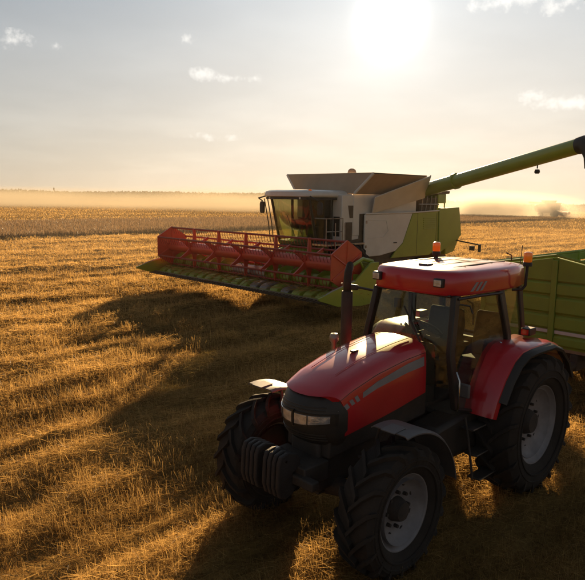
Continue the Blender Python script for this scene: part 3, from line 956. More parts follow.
s1 = seat(.50, -.05, 1.50, .25, .70, 'driver_seat')
for s in (-1, 1):
    m = MB(); m.prism([(.30, 1.74), (.62, 1.78), (.63, 1.83), (.30, 1.80)], 1, s * .30 - .085, s * .30 - .015); m.build('armrest', 'seat', s1, bevel=.015)
seat(.26, .43, 1.52, .19, .66, 'passenger_seat')
m = MB(); m.prism([(.92, 1.1), (1.22, 1.1), (1.22, 1.78), (1.12, 1.90), (.98, 1.86), (.94, 1.5)], 1, -.22, .22); ds = m.build('dashboard', 'interior', TR, bevel=.03)
m = MB(); m.tube([(1.02, 0, 1.80), (.86, 0, 1.97)], .03, 10); sc_o = m.build('steering_column', 'interior', TR)
m = MB(); ctr = Vector((.85, 0, 1.98)); nrm = Vector((-.62, 0, .78)).normalized(); e1 = Vector((0, 1, 0)); e2 = nrm.cross(e1)
m.tube([ctr + (e1 * math.cos(2 * PI * k / 24) + e2 * math.sin(2 * PI * k / 24)) * .20 for k in range(25)], .015, 8, caps=False)
for k in range(3):
    a = 2 * PI * k / 3 + .5
    m.tube([ctr, ctr + (e1 * math.cos(a) + e2 * math.sin(a)) * .20], .011, 6)
m.build('steering_wheel', 'black', sc_o)
m = MB(); m.box(.25, .75, -.56, -.32, 1.5, 1.78); m.build('control_console', 'interior', TR, bevel=.03)
m = MB(); m.tube([(.78, .50, 2.40), (.70, .52, 2.36), (.66, .52, 2.2), (.66, .52, 2.10)], .012, 8); m.build('grab_handle', 'black', TR)
for k, (xx, yy) in enumerate(((.60, -.36), (.66, -.42), (.70, -.38))):
    m = MB(); m.tube([(xx, yy, 1.78), (xx + .03, yy, 1.95)], .008, 6); m.lathe([(.001, .03), (.02, .02), (.02, -.01), (.001, -.02)], 2, 10, (xx + .03, yy, 1.96)); m.build('control_lever', 'black', TR)

# steps, tank -----------------------------------------------------------------
m = MB(); m.prism([(.50, .62), (1.55, .66), (1.62, .78), (1.60, 1.08), (.95, 1.14), (.50, 1.08)], 1, .34, .70); m.build('fuel_tank', 'black', TR, bevel=.05)
m = MB(); m.prism([(.50, .62), (1.55, .66), (1.62, .78), (1.60, 1.08), (.95, 1.14), (.50, 1.08)], 1, -.70, -.34); m.build('battery_box', 'black', TR, bevel=.05)
lad = None
for z, yo, xo in ((1.00, .80, .0), (.70, .84, -.03), (.42, .88, -.06)):
    m = MB(); m.box(.72 + xo, 1.12 + xo, yo - .10, yo + .06, z - .015, z + .008); so_ = m.build('step', 'iron', TR, bevel=.006)
    m = MB(); m.tube([(.72 + xo, yo + .065, z + .006), (1.12 + xo, yo + .065, z + .006)], .007, 6); m.build('step_edge', 'steel', so_)
for xx in (.70, 1.14):
    m = MB(); m.tube([(xx, .76, 1.14), (xx - .02, .80, .9), (xx - .06, .86, .41)], .014, 8); m.build('step_rail', 'iron', TR)
m = MB(); m.tube([(1.22, .70, 1.20), (1.27, .74, 1.3), (1.27, .74, 1.58), (1.24, .68, 1.66)], .011, 8); m.build('grab_rail', 'chrome', TR)
m = MB(); m.box(1.12, 1.16, .66, .80, 1.36, 1.52); m.build('side_mirror', 'greyfender', TR, bevel=.015)
m = MB(); m.box(-.9, -.5, -.30, .30, .62, .95); lk = m.build('linkage', 'iron', TR, bevel=.02)
for s in (-1, 1):
    m = MB(); m.tube([(-.85, s * .28, .7), (-1.25, s * .42, .55)], .04, 8); m.build('lower_link', 'iron', lk)

# ------------------------------------------------------------------ grain trailer
TRL = thing('grain_trailer', 'green grain trailer hitched behind the red tractor', 'trailer', (0, 0, 0), R(224.1))
c_, s_ = math.cos(R(224.1)), math.sin(R(224.1))
TRL.location = (2.26 - 2.8 * c_, 8.05 - 2.8 * s_, -.01)
LN = 5.4


def gable(y): return 2.44 + .24 * (1 - abs(y) / 1.25)


zb = [1.20, 1.40, 1.47, 1.73, 2.03, 2.27]
# front wall: boards left and right of a central post
core = MB(); core.prism([(-1.22, 1.18), (1.22, 1.18), (1.22, 2.43), (0, 2.66), (-1.22, 2.43)], 0, -.05, -.015); core.build('front_wall', 'green_dk', TRL)
for s in (-1, 1):
    for k in range(len(zb)):
        z0 = zb[k] + .012; z1 = (zb[k + 1] if k + 1 < len(zb) else None)
        y0, y1 = .05, 1.20
        m = MB()
        if z1 is not None:
            if k == 1:
                m.box(-.02, .012, min(s * y0, s * y1), max(s * y0, s * y1), z0, z1 - .002)
            else:
                poly = [(-.02, z0), (.004, z0), (.034, z0 + .03), (.034, z1 - .05), (.004, z1 - .016), (-.02, z1 - .016)]
                m.prism(poly, 1, min(s * y0, s * y1), max(s * y0, s * y1))
            m.build('board', 'white' if k == 1 else 'green_dk', TRL, bevel=.004)
        else:
            m.slab([(.0, s * y0, z0), (.0, s * y1, z0), (.0, s * y1, gable(y1) - .02), (.0, s * y0, gable(y0) - .02)][::s], .03); m.build('board', 'green_dk', TRL, bevel=.004)
m = MB(); m.box(-.02, .055, -.045, .045, 1.19, 2.62); m.build('post', 'green_dk', TRL, bevel=.006)
for s in (-1, 1):
    m = MB(); m.box(-.06, .055, min(s * 1.19, s * 1.27), max(s * 1.19, s * 1.27), 1.16, 2.46); m.build('post', 'green_dk', TRL, bevel=.006)
    m = MB(); m.tube([(.01, s * 1.27, 2.455), (.01, 0, 2.695)], .022, 8); m.build('top_rail', 'green_dk', TRL)
    # side walls
    for k in range(len(zb)):
        z0 = zb[k] + .012; z1 = (zb[k + 1] if k + 1 < len(zb) else 2.46) - .016
        ya, yb = s * 1.215, s * 1.255
        m = MB(); m.box(-LN, -.06, min(ya, yb), max(ya, yb), z0, z1); m.build('board', 'white' if k == 1 else 'green_dk', TRL, bevel=.006)
    for q in range(1, 5):
        m = MB(); m.box(-LN * q / 4.0 - .04, -LN * q / 4.0 + .04, min(s * 1.20, s * 1.30), max(s * 1.20, s * 1.30), 1.16, 2.47); m.build('post', 'green_dk', TRL, bevel=.006)
    m = MB(); m.tube([(.01, s * 1.25, 2.47), (-LN, s * 1.25, 2.47)], .03, 8); m.build('top_rail', 'green_dk', TRL)
m = MB(); m.box(-LN - .05, -LN, -1.24, 1.24, 1.18, 2.46); m.build('tailgate', 'green_dk', TRL, bevel=.01)
m = MB(); m.box(-LN, -.05, -1.2, 1.2, 1.12, 1.19); m.build('floor', 'steel', TRL)
m = MB(); m.tube([(.05, .62, 2.60), (-LN * .5, .62, 2.60), (-LN, .62, 2.60)], .05, 10); m.build('cover_roll', 'white', TRL)
for y0, y1 in ((-.45, -.33), (.33, .45)):
    m = MB(); m.box(-LN + .1, .0, y0, y1, .85, 1.115); m.build('frame_beam', 'iron', TRL, bevel=.01)
for xx in (-.3, -1.9, -LN + .2):
    m = MB(); m.box(xx - .06, xx + .06, -.9, .9, .98, 1.117); m.build('cross_beam', 'iron', TRL, bevel=.01)
m = MB(); m.tube([(1.5, 0, .58), (1.85, 0, .56)], .05, 8); db = m.build('drawbar', 'iron', TRL)
for s in (-1, 1):
    m = MB(); m.tube([(.0, s * .40, .95), (1.55, s * .06, .58)], .06, 8); m.build('drawbar_arm', 'iron', db)
for xx in (-2.6, -4.0):
    m = MB(); m.tube([(xx, -.9, .56), (xx, .9, .56)], .06, 10); m.build('axle', 'iron', TRL)
    for s in (-1, 1): wheel(TRL, .56, .45, .30, 22, (xx, s * .92, .56), s < 0, .02, 'white')
# ------------------------------------------------------------------ combine harvester
CB = thing('combine_harvester', 'green and grey combine harvester with a wide red reel and raised unloading auger', 'combine harvester', (1.033, 23.473, -.02), R(223.7))
for s in (-1, 1):
    wheel(CB, .98, .75, .52, 18, (0, s * 1.35, .97), s < 0, .05, 'cream')
    wheel(CB, .62, .5, .34, 16, (-4.3, s * 1.25, .62), s < 0, .05, 'cream')
m = MB(); m.tube([(0, -1.2, .97), (0, 1.2, .97)], .16, 12); m.build('front_axle', 'brown', CB)
m = MB(); m.tube([(-4.3, -1.1, .62), (-4.3, 1.1, .62)], .1, 10); m.build('rear_axle', 'brown', CB)
m = MB(); m.prism([(.30, 1.25), (.30, 2.0), (-.5, 2.1), (-.5, 3.0), (-6.6, 3.05), (-6.85, 2.0), (-6.3, 1.55), (-4.5, 1.25), (-2, 1.0), (-.4, 1.0)], 1, -1.48, 1.48); m.build('body', 'brown', CB)
for s in (-1, 1):
    def sidepanel(name, poly, mt, y, t=.07, bev=.02, par=CB):
        m = MB(); m.prism(poly, 1, min(s * y, s * (y - t)), max(s * y, s * (y - t))); return m.build(name, mt, par, bevel=bev, seg=3)
    pw = sidepanel('side_panel', [(-.66, 2.97), (-3.58, 3.0), (-3.0, 1.85), (-2.55, 1.55), (-1.6, 1.42), (-.66, 1.42)], 'cream', 1.60)
    # pressed outline of a service door in the pale panel
    for a, b in (((-.85, 2.78), (-1.9, 2.74)), ((-1.9, 2.74), (-2.05, 2.35)), ((-2.05, 2.35), (-1.75, 2.12)), ((-1.75, 2.12), (-.85, 2.12))):
        m = MB(); m.tube([(a[0], s * 1.602, a[1]), (b[0], s * 1.602, b[1])], .012, 6); m.build('panel_crease', 'cream', pw)
    pg = sidepanel('rear_panel', [(-3.63, 3.0), (-5.40, 3.08), (-5.46, 1.62), (-4.9, 1.28), (-2.3, 1.28), (-2.56, 1.53), (-3.02, 1.83)], 'green', 1.59)
    sidepanel('rear_corner', [(-5.44, 3.18), (-6.95, 3.24), (-7.22, 2.02), (-6.55, 1.68), (-5.5, 1.30), (-5.48, 1.62)], 'green', 1.63, .10)
    for q in range(6):                         # cooling louvres
        m = MB(); m.box(-5.25, -4.35, min(s * 1.585, s * 1.612), max(s * 1.585, s * 1.612), 2.35 + .085 * q, 2.39 + .085 * q); m.build('louvre', 'green', pg, bevel=.006)
    m = MB(); m.box(-2.60, -2.40, min(s * 1.59, s * 1.63), max(s * 1.59, s * 1.63), 1.86, 1.90); m.build('panel_handle', 'black', pw, bevel=.008)
    for zz in (1.75, 2.65):
        m = MB(); m.box(-.78, -.70, min(s * 1.59, s * 1.622), max(s * 1.59, s * 1.622), zz, zz + .10); m.build('hinge', 'steel', pw, bevel=.005)
    for xx in (-3.95, -5.30):
        m = MB(); m.tube([(xx, s * 1.59, 1.35), (xx, s * 1.59, 3.0)], .008, 6); m.build('panel_joint', 'black', pg)
    m = MB(); m.tube([(-.68, s * 1.603, 3.0), (-3.6, s * 1.603, 3.03), (-5.42, s * 1.603, 3.1)], .03, 8); m.build('top_trim', 'cream', pg)
    m = MB(); m.tube([(-7.0, s * 1.5, 1.8), (-7.0, s * 2.0, 1.74), (-7.0, s * 2.70, 1.66)], .03, 8); ta = m.build('lamp_arm', 'black', CB)
    m = MB(); m.box(-7.06, -6.98, min(s * 2.18, s * 2.42), max(s * 2.18, s * 2.42), 1.40, 1.60); m.build('tail_lamp', 'black', ta, bevel=.02)
    m = MB(); m.box(-7.06, -6.98, min(s * 2.60, s * 2.72), max(s * 2.60, s * 2.72), 1.36, 1.70); m.build('marker_board', 'black', ta, bevel=.02)
m = MB(); m.prism([(-6.3, 3.2), (-7.0, 3.2), (-7.35, 2.0), (-6.9, 1.3), (-6.2, 1.2)], 1, -1.5, 1.5); m.build('rear_hood', 'green', CB, bevel=.05)
m = MB(); m.prism([(-6.2, 1.6), (-7.1, 1.5), (-7.3, .8), (-6.5, .75)], 1, -.9, .9); m.build('chopper', 'brown', CB, bevel=.03)
# engine deck
m = MB(); m.box(-5.6, -4.3, -1.35, 1.40, 3.0, 3.62); m.build('engine_cover', 'brown', CB, bevel=.03)
m = MB(); m.prism([(-4.2, 3.70), (-6.45, 3.80), (-6.50, 3.92), (-6.3, 3.92), (-4.2, 3.84)], 1, -1.3, 1.42); m.build('deck_roof', 'brown', CB, bevel=.02)
m = MB(); m.box(-6.25, -5.65, -1.3, 1.40, 3.40, 3.79); m.build('air_filter_box', 'green', CB, bevel=.03)
for yy in (-1.2, 1.35):
    for xx in (-6.2, -5.7):
        m = MB(); m.tube([(xx, yy, 3.1), (xx, yy, 3.42)], .03, 6); m.build('deck_post', 'green', CB)
for k in range(4):
    m = MB(); m.tube([(-4.4 - .3 * k, 1.42, 3.05), (-4.5 - .3 * k, 1.43, 3.70)], .025, 6); m.build('deck_pipe', 'steel', CB)
m = MB(); m.tube([(-4.2, 1.45, 3.35), (-5.6, 1.45, 3.35)], .03, 6); m.build('deck_rail', 'steel', CB)
# grain tank
m = MB(); m.prism([(-.15, 3.72), (-.15, 2.2), (-4.0, 2.2), (-4.0, 3.72)], 1, -1.46, 1.46); m.build('grain_tank', 'cream', CB, bevel=.03)
ta_ = {}
bq = [(-.12, -1.45, 3.73), (-.12, 1.52, 3.73), (-3.4, 1.52, 3.73), (-3.4, -1.45, 3.73)]
tq = [(-.31, -2.20, 4.44), (-.31, 2.22, 4.44), (-3.50, 2.22, 4.44), (-3.50, -2.20, 4.44)]
for i in range(4):
    j = (i + 1) % 4
    m = MB(); m.slab([bq[i], bq[j], tq[j], tq[i]], .035); lo = m.build('tank_cover', 'lid', CB)
    m = MB(); m.tube([bq[i], tq[i]], .055, 8); m.build('cover_fold', 'cream', lo)
    m = MB(); m.tube([tq[i], tq[j]], .03, 6); m.build('cover_rim', 'brown', lo)
for s in (-1, 1):
    m = MB(); q = [(-1.04, s * 1.58, 3.03), (-4.28, s * 1.62, 3.62), (-3.60, s * 2.34, 4.46), (-.92, s * 1.80, 3.62)]
    m.slab(q, .04 * s); gp = m.build('tank_side_flap', 'cream', CB, bevel=.01)
    m = MB(); m.tube([(-3.60, s * 2.35, 4.46), (-4.28, s * 1.63, 3.62)], .025, 6); m.build('flap_edge', 'brown', gp)
m = MB(); m.lathe([(.16, 0), (.17, .12), (.14, .22), (.07, .27), (.001, .28)], 2, 20, (-1.5, .17, 4.42)); m.tube([(-1.5, .17, 2.8), (-1.5, .17, 4.45)], .13, 12); m.build('fill_auger', 'lid', CB)
# stair tower beside the cab
m = MB(); m.box(-.64, .44, .98, 1.44, 2.05, 3.68); tw = m.build('stair_tower', 'cream', CB, bevel=.03)
m = MB(); m.box(.36, .447, 1.05, 1.35, 2.2, 2.9); m.build('tower_opening', 'black', tw)
m = MB(); m.prism([(.12, 3.30), (-.30, 3.30), (-.18, 2.85), (.02, 2.85)], 1, 1.43, 1.452); m.build('tower_vent', 'brown', tw)
m = MB(); m.prism([(.25, 2.05), (.25, 2.70), (-.12, 2.70), (-.12, 2.05)], 1, 1.43, 1.452); m.build('tower_opening', 'brown', tw)
m = MB(); m.box(-.64, 1.4, .95, 1.62, 1.90, 1.96); m.build('platform', 'steel', CB)
m = MB()
for pts in ([(1.40, 1.60, 1.95), (1.40, 1.60, 2.85), (.55, 1.60, 2.85), (.55, 1.60, 1.95)], [(1.40, 1.60, 2.4), (.55, 1.60, 2.4)], [(1.40, 1.05, 2.85), (1.40, 1.60, 2.85)]):
    m.tube(pts, .022, 6)
m.build('handrail', 'steel', CB)
m = MB(); m.tube([(.53, 1.72, .4), (.53, 1.68, 2.7)], .02, 6); ld = m.build('ladder', 'steel', CB)
m = MB(); m.tube([(1.02, 1.72, .4), (1.02, 1.68, 2.7)], .02, 6); m.build('ladder_rail', 'steel', ld)
for k in range(5):
    m = MB(); m.box(.54, 1.01, 1.64, 1.84, .45 + .3 * k, .48 + .3 * k); m.build('rung', 'steel', ld)
# cab
m = MB(); m.prism([(-.1, 1.85), (1.22, 1.85), (1.28, 1.98), (-.1, 2.05)], 1, -1.0, 1.0); m.build('cab_floor', 'black', CB)
m = MB(); m.box(-.12, -.04, -1.0, 1.0, 1.9, 3.6); m.build('cab_rear_wall', 'interior', CB)
rp = [(1.98, .55), (1.86, 1.08), (1.60, 1.22), (.4, 1.24), (-.1, 1.20)]
m = MB(); rings = []
for z, e in ((3.56, -.10), (3.60, .0), (3.66, .02), (3.76, -.02), (3.82, -.16), (3.84, -.4)):
    pts = [(min(a, .9 + (a - .9) * (1 + e / 1.1)), b * (1 + e / 1.2)) for a, b in rp]
    rings.append([(a, b, z) for a, b in pts] + [(a, -b, z) for a, b in pts[::-1]])
m.loft(rings); cr = m.build('cab_roof', 'cream', CB, smooth=50)
m = MB(); m.loft([[(a * .985, b * .97, z) for a, b in rp] + [(a * .985, -b * .97, z) for a, b in rp[::-1]] for z in (3.49, 3.57)]); m.build('roof_underside', 'black', cr)
for yy in (-.75, -.45, .45, .75):
    m = MB(); m.box(1.84, 1.90, yy - .07, yy + .07, 3.50, 3.58); m.build('roof_lamp', 'lamp', cr, bevel=.01)
m = MB(); m.lathe([(.07, 0), (.07, .12), (.04, .15), (.001, .15)], 2, 16, (1.62, 1.0, 3.70)); m.build('beacon', 'amber', cr)
cp = {(1.62, .98, 3.52): (1.22, .96, 1.95), (.55, 1.0, 3.52): (.50, 1.0, 1.95), (-.05, 1.0, 3.52): (-.05, 1.0, 1.95)}
for s in (-1, 1):
    for a, b in cp.items():
        m = MB(); m.tube([(a[0], s * a[1], a[2]), (b[0], s * b[1], b[2])], .05, 8); m.build('cab_pillar', 'frame', CB)
    m = MB(); m.slab([(1.60, s * .985, 3.5), (.0, s * 1.0, 3.5), (.0, s * 1.0, 2.0), (1.22, s * .97, 2.0)], .006); m.build('side_pane', 'glass_dark', CB, smooth=0)
    m = MB(); m.tube([(1.75, s * 1.15, 3.60), (1.85, s * 1.45, 3.52), (1.62, s * 1.5, 3.42)], .025, 8); mi = m.build('mirror_arm', 'black', CB)
    m = MB(); m.loft([[(1.62 + dx, s * 1.5 + dy * w_, z) for dx, dy in ((-.05, -1), (.05, -1), (.05, 1), (-.05, 1))] for z, w_ in ((2.96, .05), (3.02, .10), (3.30, .11), (3.40, .07))]); m.build('mirror', 'black', mi, bevel=.02)
for dx in (0, .16):
    m = MB(); m.tube([(1.80 - dx, -1.18, 3.5), (1.55 - dx, -1.22, 2.6), (1.45 - dx, -1.22, 1.9)], .022, 6); m.build('grab_bar', 'black', CB)
m = MB(); rings = []
for i in range(9):
    u = -1 + 2 * i / 8
    bl = .16 * (1 - u * u)
    rings.append([(1.62 + bl, u * .97, 3.52), (1.44 + bl, u * .97, 2.7), (1.22 + bl, u * .95, 1.97), (1.212 + bl, u * .95, 1.97), (1.432 + bl, u * .97, 2.7), (1.612 + bl, u * .97, 3.52)])
m.loft(rings); m.build('windscreen', 'glass_dark', CB, smooth=60)
m = MB(); m.tube([(1.60, .35, 2.05), (1.72, .15, 2.6), (1.76, .0, 2.95)], .012, 6); m.build('wiper', 'black', CB)
m = MB(); m.prism([(.15, 2.0), (.55, 2.0), (.60, 2.50), (.2, 2.50)], 1, -.27, .27); ss = m.build('driver_seat', 'seat', CB, bevel=.03)
m = MB(); m.prism([(.12, 2.45), (.28, 2.48), (.20, 3.18), (.06, 3.18)], 1, -.27, .27); m.build('backrest', 'seat', ss, bevel=.04)
m = MB(); m.tube([(1.22, 0, 2.0), (1.05, 0, 2.62)], .04, 8); m.lathe([(.001, .03), (.05, .02), (.05, -.02)], 2, 12, (1.05, 0, 2.64)); sw = m.build('steering_column', 'black', CB)
m = MB(); m.tube([(1.03 + .11 * math.cos(2 * PI * k / 20), .19 * math.sin(2 * PI * k / 20), 2.66 + .13 * math.cos(2 * PI * k / 20)) for k in range(21)], .016, 6, caps=False); m.build('steering_wheel', 'black', sw)
m = MB(); m.box(.55, .95, -.62, -.40, 2.35, 2.75); m.build('console', 'interior', CB, bevel=.03)
# feeder house
m = MB(); m.loft([[(x, -.75, a), (x, .75, a), (x, .75, b), (x, -.75, b)] for x, a, b in ((.3, 1.15, 1.95), (1.2, .95, 1.75), (2.66, .70, 1.40))]); m.build('feeder_house', 'green', CB, bevel=.03)

# unloading auger (swung out to the side)
ci, si = math.cos(R(223.7)), math.sin(R(223.7))


def to_cb(p_):
    dx, dy = p_[0] - 1.033, p_[1] - 23.473
    return Vector((ci * dx + si * dy, -si * dx + ci * dy, p_[2] + .02))


A0 = Vector((-4.45, 1.25, 3.86)); A1 = to_cb((8.35, 18.6, 5.16))
dA = (A1 - A0).normalized()
A1b = A0 + dA * 2.3
m = MB(); m.tube([A0 - dA * .9, A0, A1b], [.25, .265, .262], 24); au = m.build('unloading_auger', 'green', CB)
m = MB(); m.tube([A1b, A1], [.245, .235], 24); m.build('auger_tube', 'green', au)
m = MB(); m.tube([A1b - dA * .06, A1b + dA * .06], .30, 24); m.build('auger_flange', 'green', au)
m = MB(); m.tube([A1 - dA * .02, A1 + dA * .16, A1 + dA * .36 + Vector((0, 0, -.10)), A1 + dA * .50 + Vector((0, 0, -.40)), A1 + dA * .52 + Vector((0, 0, -.75))], [.25, .26, .27, .25, .22], 20); m.build('spout', 'black', au)
hk = A0 + dA * ((A1 - A0).length * .80) + Vector((0, 0, -.22))
m = MB(); m.tube([hk, hk + Vector((0, 0, -.12))], .02, 6); m.lathe([(.001, .06), (.07, .05), (.09, -.03), (.06, -.08), (.001, -.08)], 2, 12, tuple(hk + Vector((0, 0, -.20)))); m.build('auger_lamp', 'black', au)

# header ---------------------------------------------------------------------
HW = 4.78
m = MB(); m.prism([(2.60, .62), (2.70, .58), (2.76, .62), (2.76, 1.62), (2.62, 1.66), (2.60, 1.60)], 1, -HW, HW); hb_ = m.build('header_back', 'green', CB, bevel=.01)
m = MB(); m.prism([(2.70, .60), (3.3, .55), (4.22, .64), (4.22, .68), (3.3, .61), (2.70, .66)], 1, -HW, HW); m.build('header_floor', 'green', hb_)
m = MB(); m.tube([(2.68, -HW, 1.66), (2.68, HW, 1.66)], .07, 8); m.build('header_beam', 'green', hb_)
for s in (-1, 1):
    y0, y1 = s * HW, s * (HW + .07)
    m = MB(); m.prism([(2.55, .52), (3.3, .48), (4.3, .56), (5.05, .80), (5.08, .86), (4.5, 1.02), (3.6, 1.22), (2.9, 1.72), (2.55, 1.72)], 1, min(y0, y1), max(y0, y1)); dvv = m.build('crop_divider', 'green', hb_, bevel=.012)
    m = MB(); m.tube([(5.05, s * (HW + .035), .83), (4.5, s * (HW + .035), 1.03), (3.6, s * (HW + .035), 1.23)], .025, 6); m.build('divider_rail', 'steel', dvv)
# intake auger with opposite-handed flights
AX, AZ, AR = 3.28, 1.0, .24
for s, mt in ((-1, 'green'), (1, 'green')):
    m = MB(); m.tube([(AX, s * .9, AZ), (AX, s * (HW - .02), AZ)], AR, 20); dr = m.build('intake_auger', mt, hb_)
    m = MB(); n_ = 210; fv = []; fc = []
    for k in range(n_ + 1):
        u = k / n_; yv = s * (.95 + (HW - 1.0) * u); a = s * u * (HW - 1.0) / .58 * 2 * PI
        for rr, dy in ((AR - .01, -.012), (AR + .14, -.008), (AR + .14, .008), (AR - .01, .012)): fv.append((AX + rr * math.cos(a), yv + dy, AZ + rr * math.sin(a)))
    for k in range(n_):
        for q in range(4): fc.append((k * 4 + q, k * 4 + (q + 1) % 4, (k + 1) * 4 + (q + 1) % 4, (k + 1) * 4 + q))
    m.add(fv, fc); m.build('auger_flight', 'green', dr, smooth=50)
m = MB(); m.tube([(AX, -.9, AZ), (AX, .9, AZ)], AR, 20)
for k in range(14):
    a = k * 2.4; yv = -.8 + 1.6 * k / 13
    m.tube([(AX, yv, AZ), (AX + .42 * math.cos(a), yv, AZ + .42 * math.sin(a))], .012, 5)
m.build('intake_fingers', 'steel', hb_)['kind'] = 'stuff'
# knife with guards
m = MB(); m.box(4.18, 4.30, -HW, HW, .63, .67)
kb = m.build('cutter_bar', 'steel', hb_)
m = MB()
for k in range(64):
    yv = -HW + .04 + (2 * HW - .08) * k / 63
    m.hexa([(4.24, yv - .035, .60), (4.24, yv + .035, .60), (4.24, yv + .035, .67), (4.24, yv - .035, .67), (4.56, yv - .012, .60), (4.56, yv + .012, .60), (4.56, yv + .012, .625), (4.56, yv - .012, .625)])
m.build('knife_guards', 'brown', kb)['kind'] = 'stuff'
gl_ = {}
for k in range(19):                             # curved trough sections under the reel
    yv = -HW + .30 + (2 * HW - .60) * k / 18
    mt = 'steel' if k in (11, 12, 14) else 'green'
    if mt not in gl_:
        m = MB(); rg = []
        for w, f in ((-.185, .80), (-.165, .96), (-.08, 1.0), (.08, 1.0), (.165, .96), (.185, .80)):
            rg.append([(3.70 + .40 * f * math.cos(a) * (1.0 if math.cos(a) < 0 else 1.25), w, .64 + .22 * f * math.sin(a)) for a in [R(4 + 172 * q / 10) for q in range(11)]])
        m.loft(rg)
        gl_[mt] = m.build('trough_section', mt, hb_, loc=(0, yv, 0), smooth=60)
    else: share(gl_[mt], hb_, (0, yv, 0))
# cut crop lying in the trough
n = 1500
yv = rng.uniform(-HW + .1, HW - .1, n); xv = rng.uniform(2.85, 4.2, n)
o = blades('cut_crop', xv, yv, rng.uniform(.72, .98, n) - .12 * np.abs(xv - 3.6), rng.uniform(.2, .55, n), rng.uniform(.010, .02, n), R(90) + rng.normal(0, .28, n), rng.uniform(0, 2 * PI, n), rng.uniform(.3, 1, n), STRAW)
o.parent = hb_; o['kind'] = 'stuff'
# reel
RX, RZ2, RR = 3.64, 1.63, .70
m = MB(); m.tube([(RX, -4.52, RZ2), (RX, 4.52, RZ2)], .20, 24); rl = m.build('reel', 'hred', CB)
hexa = [R(90 + 60 * k) for k in range(6)]


def spider(y, full):
    m = MB()
    if full:
        pts = [(RX + (RR + .05) * math.cos(a), RZ2 + (RR + .05) * math.sin(a)) for a in hexa]
        m.prism(pts, 1, y - .02, y + .02)
        for a in hexa: m.tube([(RX, y + .025, RZ2), (RX + RR * math.cos(a), y + .025, RZ2 + RR * math.sin(a))], .025, 6)
    else:
        outl = []
        for a in hexa:
            for r_, da in ((.24, -.50), (.34, -.22), (RR - .12, -.09), (RR + .04, -.06), (RR + .04, .06), (RR - .12, .09), (.34, .22), (.24, .50)):
                outl.append((RX + r_ * math.cos(a + da), RZ2 + r_ * math.sin(a + da)))
        m.prism(outl, 1, y - .025, y + .025)
    return m


spider(4.54, True).build('reel_end_plate', 'hred', rl)
spider(-4.54, True).build('reel_end_plate', 'hred', rl)
for k in range(1, 6): spider(-4.54 + 9.08 * k / 6, False).build('reel_spider', 'hred', rl)
for a in hexa:
    bx_, bz_ = RX + RR * math.cos(a), RZ2 + RR * math.sin(a)
    m = MB(); m.tube([(bx_, -4.52, bz_), (bx_, 4.52, bz_)], .034, 8)
    for k in range(64):
        yv = -4.45 + 8.9 * k / 63
        m.tube([(bx_, yv, bz_), (bx_ - .03, yv, bz_ - .13), (bx_ - .08, yv, bz_ - .24)], .008, 4, caps=False)
    m.build('tine_bar', 'hred_dk', rl)
for s in (-1, 1):
    y = s * (HW - .10)
    m = MB(); m.tube([(2.66, y, 1.72), (3.1, y, 1.82), (RX, y, RZ2)], [.07, .06, .05], 8); m.tube([(2.7, y, 1.1), (3.2, y, 1.74)], .035, 8); m.build('reel_arm', 'green', hb_)

# ------------------------------------------------------------------ operator in the combine cab
op = bpy.data.objects.new('person', None)


def skinned(name, verts, edges, mt, parent, root=0, sub=2):
    me = bpy.data.meshes.new(name)
    me.from_pydata([v[:3] for v in verts], edges, [])
    me.materials.append(M[mt])
    o = bpy.data.objects.new(name, me); COL.objects.link(o)
    sm = o.modifiers.new('skin', 'SKIN'); sm.use_smooth_shade = True
    for i, v in enumerate(verts):
        me.skin_vertices[0].data[i].radius = (v[3], v[4] if len(v) > 4 else v[3])
        me.skin_vertices[0].data[i].use_root = (i == root)
    ss_ = o.modifiers.new('sub', 'SUBSURF'); ss_.levels = sub; ss_.render_levels = sub
    if parent: o.parent = parent
    return o


SV = [(0, 0, .10, .15, .12), (.02, 0, .28, .15, .11), (.03, 0, .46, .17, .12), (.04, 0, .58, .10, .10), (.05, 0, .66, .055), (.07, 0, .74, .075, .08), (.075, 0, .84, .085, .08), (.07, 0, .90, .06)]
SE = [(i, i + 1) for i in range(7)]
for s in (-1, 1):
    b = len(SV)
    SV += [(.03, s * .19, .54, .06), (.15, s * .25, .30, .048), (.36, s * .20, .27, .038), (.46, s * .17, .31, .03)]
    SE += [(3, b), (b, b + 1), (b + 1, b + 2), (b + 2, b + 3)]
    b = len(SV)
    SV += [(.08, s * .10, .06, .09), (.42, s * .13, .08, .075), (.46, s * .13, -.30, .05), (.58, s * .13, -.38, .04)]
    SE += [(0, b), (b, b + 1), (b + 1, b + 2), (b + 2, b + 3)]
person = skinned('person', SV, SE, 'shirt', None)
tag(person, 'seated operator in a red shirt behind the combine windscreen', 'person')
person.location = (1.033 + ci * .42, 23.473 + si * .42, 2.48); person.rotation_euler = (0, 0, R(223.7))
HV = [(.085, 0, .735, .078, .07), (.085, 0, .80, .092, .08), (.075, 0, .88, .09, .082), (.07, 0, .93, .055)]
hdm = skinned('head_skin', HV, [(0, 1), (1, 2), (2, 3)], 'skin', person)
fc_ = MB(); fc_.prism([(.165, .83), (.198, .785), (.165, .775)], 1, -.014, .014)
for s in (-1, 1):
    fc_.lathe([(.001, .01), (.014, .006), (.016, -.01)], 0, 10, (.158, s * .034, .835)); fc_.lathe([(.001, .012), (.03, .008), (.03, -.008), (.001, -.012)], 1, 10, (.07, s * .088, .815))
fc_.box(.155, .166, -.026, .026, .752, .760); fc_.build('face', 'skin', person)
hr = MB(); hr.lathe([(.001, .115), (.05, .105), (.09, .06), (.102, .0), (.098, -.02)], 2, 18, (.06, 0, .875)); hr.build('hair', 'hair', person)
